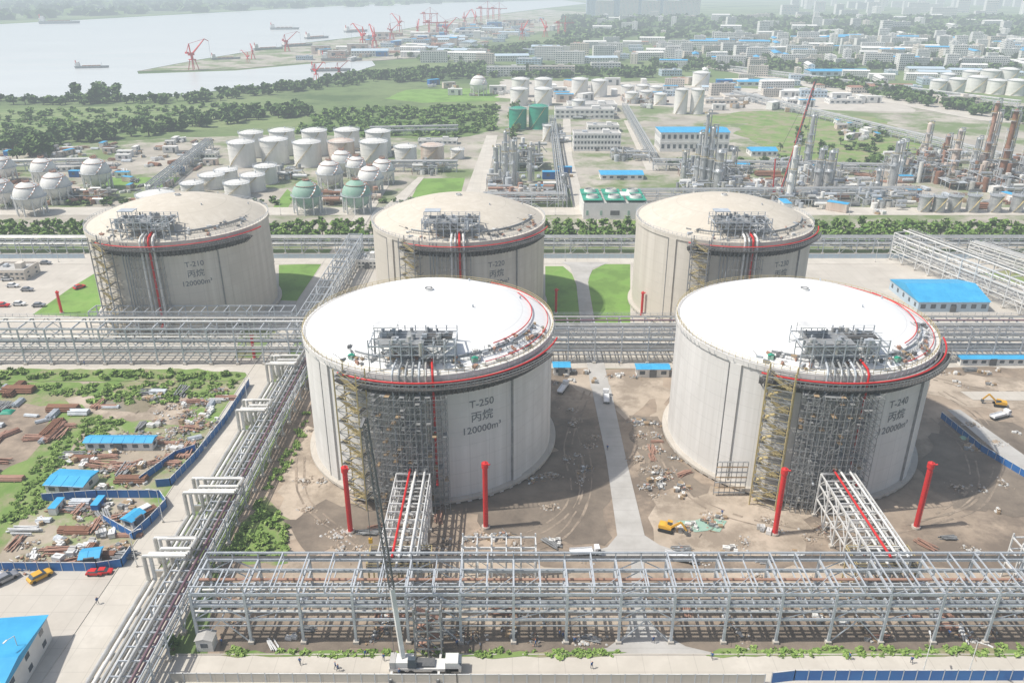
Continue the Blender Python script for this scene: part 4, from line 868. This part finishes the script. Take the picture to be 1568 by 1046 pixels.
# ---------------------------------------------------------------- yard clutter
def pile(kind,seed):
    r=random.Random(seed); mb=MB()
    if kind=='pipe':
        m=r.choice([M_rustl,M_steel,M_pipew,M_rust,M_pipeg]); L=r.uniform(4,9); rr=r.uniform(.12,.28)
        for k in range(3):
            for i in range(6-k): mb.cyl((-L/2+r.uniform(-.3,.3),(i-2.5+k*.5)*rr*2.05,rr+.15+k*rr*1.75),(L/2,(i-2.5+k*.5)*rr*2.05,rr+.15+k*rr*1.75),rr,m,8)
        for s in (-L/3,L/3): mb.box((s,0,.07),(.2,rr*14,.14),M_wood)
    elif kind=='beam':
        m=r.choice([M_steelw,M_rustl,M_steel,M_scaf])
        for i in range(12):
            a=r.uniform(-.15,.15); L=r.uniform(3,8); y=r.uniform(-1.4,1.4); z=.15+i*.07
            for o in (-.1,.1): mb.beam((-L/2,y-a*L/2,z+o),(L/2,y+a*L/2,z+o),.3,.05,m)
            mb.beam((-L/2,y-a*L/2,z),(L/2,y+a*L/2,z),.05,.2,m)
    elif kind=='scrap':
        for i in range(34):
            x,y=r.gauss(0,1.7),r.gauss(0,1.2); z=.15+max(0,.9-math.hypot(x,y)*.3)*r.random(); m=r.choice([M_rustl,M_steel,M_wood,M_scaf,M_scaf,M_pipew,M_steeld,M_wood,M_dirtl])
            if r.random()<.6: a=r.uniform(0,6); L=r.uniform(.6,2.6); mb.beam((x,y,z),(x+cos(a)*L,y+sin(a)*L,z+r.uniform(-.1,.4)),.14,.1,m)
            else: mb.box((x,y,z+.1),(r.uniform(.3,1.0),r.uniform(.3,1.0),r.uniform(.2,.6)),m,r.uniform(0,3))
    elif kind=='rubble':
        for i in range(46):
            x,y=r.gauss(0,1.9),r.gauss(0,1.4); s=r.uniform(.15,.7); mb.dome((x,y,.02+max(0,.6-math.hypot(x,y)*.22)),s,s*.6,r.choice([M_dirtl,M_dirt,M_dirt,M_roofg]),2,5)
    elif kind=='box':
        m=r.choice([M_bluef,M_wallw,M_gteal,M_wallw,M_tankr]); mb.box((0,0,1.35),(6,2.4,2.5),m)
        for i in range(12): mb.box((-2.75+i*.5,-1.22,1.35),(.18,.06,2.3),m); mb.box((-2.75+i*.5,1.22,1.35),(.18,.06,2.3),m)
        mb.box((0,0,2.65),(6.1,2.5,.1),r.choice([M_roofg,M_blue,m])); mb.box((1.8,-1.26,1.1),(.9,.05,2),M_steeld); mb.box((-1,-1.26,1.6),(1.2,.05,.9),M_glass)
    elif kind=='crate':
        for i in range(5):
            x,y=r.uniform(-2,2),r.uniform(-1.5,1.5); h=r.uniform(.5,1.3); m=r.choice([M_wood,M_pipew,M_steelw,M_scaf,M_roofg]); mb.box((x,y,h/2+.1),(r.uniform(1,2.2),r.uniform(.8,1.5),h),m,r.uniform(-.3,.3))
            for s in (-.4,.4): mb.box((x+s,y,.05),(.15,1.4,.1),M_wood)
            mb.box((x,y,h+.14),(1.2,.1,.07),M_steeld)
    elif kind=='tarp':
        w,d,h=r.uniform(1.6,3),r.uniform(1.2,2),r.uniform(.6,1.1); m=r.choice([M_blue,M_green,M_gteal,M_gteal]); n=8; vs=[];fs=[]
        for i in range(n+1):
            for j in range(n+1):
                a,b=i/n*2-1,j/n*2-1; e=(1-abs(a)**4)*(1-abs(b)**4); vs.append((a*w,b*d,.05+h*e*(.8+.2*r.random())))
        for i in range(n):
            for j in range(n): q=i*(n+1)+j; fs.append((q,q+n+1,q+n+2,q+1))
        mb.add(vs,fs,m,True)
    return mb.mesh(kind)
NM={'pipe':'pipe_stack','beam':'steel_beam_stack','scrap':'scrap_pile','rubble':'rubble_pile','box':'site_container','crate':'crate_stack','tarp':'tarpaulin_covered_pile'}
PV={k:[pile(k,i*7+len(k)) for i in range(6)] for k in NM}
def clutter(px,n,kinds,seed,s=(.8,1.3)):
    g=random.Random(seed)
    for x,y in sample(px,n,seed):
        if any(math.hypot(x-a,y-b)<R0+2.5 for a,b in ((-22.2,201),(78,201))): continue
        if -88<x<-66 and y<245: continue
        k=g.choice(kinds); q=g.uniform(*s); place(g.choice(PV[k]),NM[k],(x,y,.06),g.choice([0,0,1.57,g.uniform(0,3)]),(q,q,q))
allk=['pipe','beam','scrap','scrap','crate','rubble','beam','scrap','crate']
clutter([(230,600),(365,595),(300,690),(245,745),(130,755),(100,700),(160,690),(215,650)],85,allk,1,(.6,1.1))
clutter([(0,870),(30,800),(90,770),(240,770),(205,820),(190,862)],55,allk+['box'],2,(.6,1.1))
clutter([(-60,790),(40,720),(0,640),(60,600),(-60,590)],32,['pipe','pipe','beam','scrap','pipe','tarp'],3)
clutter([(40,640),(110,610),(180,625),(60,690)],16,['pipe','beam','pipe'],4)
clutter([(965,640),(1015,650),(1060,740),(1050,765),(1000,770),(970,680)],34,['scrap','crate','beam','rubble','scrap'],5,(.5,.9))
clutter([(860,600),(915,640),(930,780),(870,800),(700,800),(860,700)],12,['rubble','rubble','rubble','scrap'],6,(.4,.8))
clutter([(500,830),(560,775),(680,790),(900,830),(900,860),(500,860)],26,['scrap','crate','rubble','beam','rubble'],7,(.5,.8))
clutter([(1000,850),(1060,790),(1250,800),(1500,830),(1568,860),(1000,862)],30,['scrap','crate','rubble','beam','rubble'],8,(.5,.8))
clutter([(330,990),(330,880),(960,900),(960,985)],40,['scrap','crate','rubble','beam','scrap'],9,(.5,.8))
clutter([(1000,985),(1000,880),(1700,880),(1700,985)],40,['scrap','crate','rubble','beam','rubble'],10,(.5,.8))
clutter([(1440,780),(1460,620),(1568,640),(1700,800)],14,['rubble','rubble','tarp','crate'],11,(.5,.8))
clutter([(850,565),(1025,565),(1025,600),(940,590),(850,596)],12,['rubble','scrap','crate'],12,(.5,.8))
clutter([(430,720),(480,640),(500,720),(540,770),(520,830),(430,830)],7,['rubble','rubble'],13,(.4,.7))
clutter([(1430,560),(1700,560),(1700,600),(1430,590)],12,['rubble','scrap','crate','beam'],14,(.5,.9))
clutter([(0,330),(0,225),(330,260),(330,330)],60,['crate','pipe','box','beam'],15,(1,1.6))
clutter([(330,215),(0,225),(160,262),(330,258)],80,['crate','pipe','box','beam'],16,(1.2,1.8))
clutter([(1120,330),(1120,262),(1568,262),(1568,330)],120,['crate','pipe','box','beam','scrap'],17,(1.2,2))
clutter([(760,330),(760,262),(880,262),(880,330)],30,['crate','pipe','box','beam'],18,(1.2,2))
clutter([(620,130),(1000,125),(1400,150),(1400,172),(1100,172),(760,160)],60,['box','crate'],19,(2,3.5))
clutter([(1280,190),(1330,190),(1345,215),(1300,215)],28,['crate','box'],20,(1.2,1.8))
clutter([(450,95),(560,62),(700,40),(840,30),(760,55),(640,85)],160,['box','crate','pipe','scrap'],21,(3,6))
def shed(u1,u2,v,d,h,rz=0,wall=M_wallw,name='site_shed'):
    sc=SC(v); x,y=S((u1+u2)/2,v); w=(u2-u1)*sc
    place(building(name,w,d,h,wall,M_blue,1,max(2,int(w/3)),.7),name,(x,y+d/2,.05),rz)
shed(132,234,690,3.6,2.6); shed(72,132,757,7,2.6,-.08); shed(975,1024,578,4,3); shed(848,872,575,4,3); shed(124,150,868,3.4,2.4,.2); shed(1470,1568,560,3,2.5)
shed(190,215,808,3,2.4,1.2)
mb=MB(); x,y=S(318,990); mb.box((x,y,1.4),(3.2,2.6,2.7),M_wallw); mb.box((x,y-1.32,1.5),(1.4,.06,1),M_glass); mb.prism([(x-1.8,2.78),(x+1.8,2.78),(x,3.3)],y-1.5,y+1.5,M_roofg); mb.obj('guard_booth')
place(building('corner_office_building',26,24,5.6,M_wallw,M_blue,2,8,1.6),'corner_office_building',(-102.8,109.5,.05),.10)
# ---------------------------------------------------------------- hoardings / fences
def fence(name,px,h,m,post=M_steel):
    mb=MB(); pts=[S(*p) for p in px]
    for a,b in zip(pts,pts[1:]):
        L=math.dist(a,b); n=max(1,int(L/2.5))
        mb.beam((a[0],a[1],h/2),(b[0],b[1],h/2),.08,h,m); mb.beam((a[0],a[1],h+.05),(b[0],b[1],h+.05),.14,.1,M_steelw)
        for i in range(n+1):
            t=i/n; mb.box((a[0]+(b[0]-a[0])*t,a[1]+(b[1]-a[1])*t,h/2+.05),(.16,.16,h+.1),post)
    mb.obj(name)
fence('site_hoarding',[(382,590),(345,648),(300,704),(262,744),(240,746)],2.3,M_bluef)
fence('site_hoarding',[(66,768),(150,762),(246,762),(256,776),(232,802),(205,826),(160,800)],2.3,M_bluef)
fence('site_hoarding',[(-300,874),(150,874),(188,868),(202,848)],2.3,M_bluef)
fence('site_hoarding',[(300,690),(270,700),(215,740)],2,M_bluef)
fence('site_hoarding',[(1180,1046),(1215,1042),(2000,1042)],2.6,M_bluef)
fence('boundary_wall',[(262,1044),(700,1046),(1170,1046)],2.2,M_conc)
fence('site_hoarding',[(-600,398),(130,396)],2.2,M_wallb); fence('site_hoarding',[(410,396),(2200,396)],2.2,M_wallb)
fence('site_hoarding',[(1440,640),(1500,690),(1600,750)],2,M_bluef)
mb=MB(); mb.cyl((0,0,0),(0,0,9),.12,M_steelw,8,.07); mb.beam((0,0,9),(1.8,0,9.5),.09,.09,M_steelw); mb.box((2,0,9.5),(.9,.3,.14),M_steelw); mb.cyl((0,0,0),(0,0,.4),.25,M_conc,8); lp=mb.mesh('street_lamp')
for u,v in ((430,330),(500,330),(850,330),(1300,330),(1410,1040),(1480,1040),(40,1030),(210,868),(90,402),(1340,402),(420,402),(865,400),(250,800),(380,620),(35,400)):
    x,y=S(u,v); place(lp,'street_lamp',(x,y,.1),rnd.uniform(0,6))
# ---------------------------------------------------------------- haze layer (homogeneous: absorption + emission standing in for scattered light)
hz=MB(); hz.box((0,9000,140),(30000,24000,420),M_wallw); ho=hz.obj('sky_haze')
hm=bpy.data.materials.new('sky_haze'); hm.use_nodes=True; nt=hm.node_tree; nt.nodes.clear()
DEN=.00027
vo=nt.nodes.new('ShaderNodeVolumeAbsorption'); vo.inputs['Density'].default_value=DEN; vo.inputs['Color'].default_value=(0,0,0,1)
em=nt.nodes.new('ShaderNodeEmission'); em.inputs['Color'].default_value=(.70,.79,.85,1); em.inputs['Strength'].default_value=DEN
ad=nt.nodes.new('ShaderNodeAddShader'); nt.links.new(vo.outputs[0],ad.inputs[0]); nt.links.new(em.outputs[0],ad.inputs[1])
ou=nt.nodes.new('ShaderNodeOutputMaterial'); nt.links.new(ad.outputs[0],ou.inputs['Volume']); ho.data.materials.clear(); ho.data.materials.append(hm)
# ---------------------------------------------------------------- light
sv=Vector((-.56,-.08,.82)).normalized()
w=bpy.data.worlds.new('World'); scene.world=w; w.use_nodes=True; N=w.node_tree.nodes; L=w.node_tree.links
sk=N.new('ShaderNodeTexSky'); sk.sky_type='NISHITA'; sk.sun_disc=False; sk.sun_elevation=math.asin(sv.z); sk.sun_rotation=math.atan2(sv.x,sv.y)%(2*pi); sk.air_density=1; sk.dust_density=3
L.new(sk.outputs[0],N['Background'].inputs['Color']); N['Background'].inputs['Strength'].default_value=.13
sl=bpy.data.lights.new('sun','SUN'); sl.energy=4.9; sl.angle=rad(.6); sl.color=(1,.96,.89)
so=bpy.data.objects.new('sun',sl); so.rotation_euler=sv.to_track_quat('Z','Y').to_euler(); scene.collection.objects.link(so)
cd=bpy.data.cameras.new('camera'); cd.sensor_width=36; cd.lens=36*FL/1568; cd.clip_end=40000; cd.clip_start=.5
co=bpy.data.objects.new('camera',cd); co.location=(0,0,CH); co.rotation_euler=(pi/2-PT,0,0); scene.collection.objects.link(co); scene.camera=co
scene.view_settings.view_transform='Standard'; scene.view_settings.look='None'; scene.view_settings.exposure=0
print('faces',sum(len(o.data.polygons) for o in scene.objects if o.type=='MESH'))
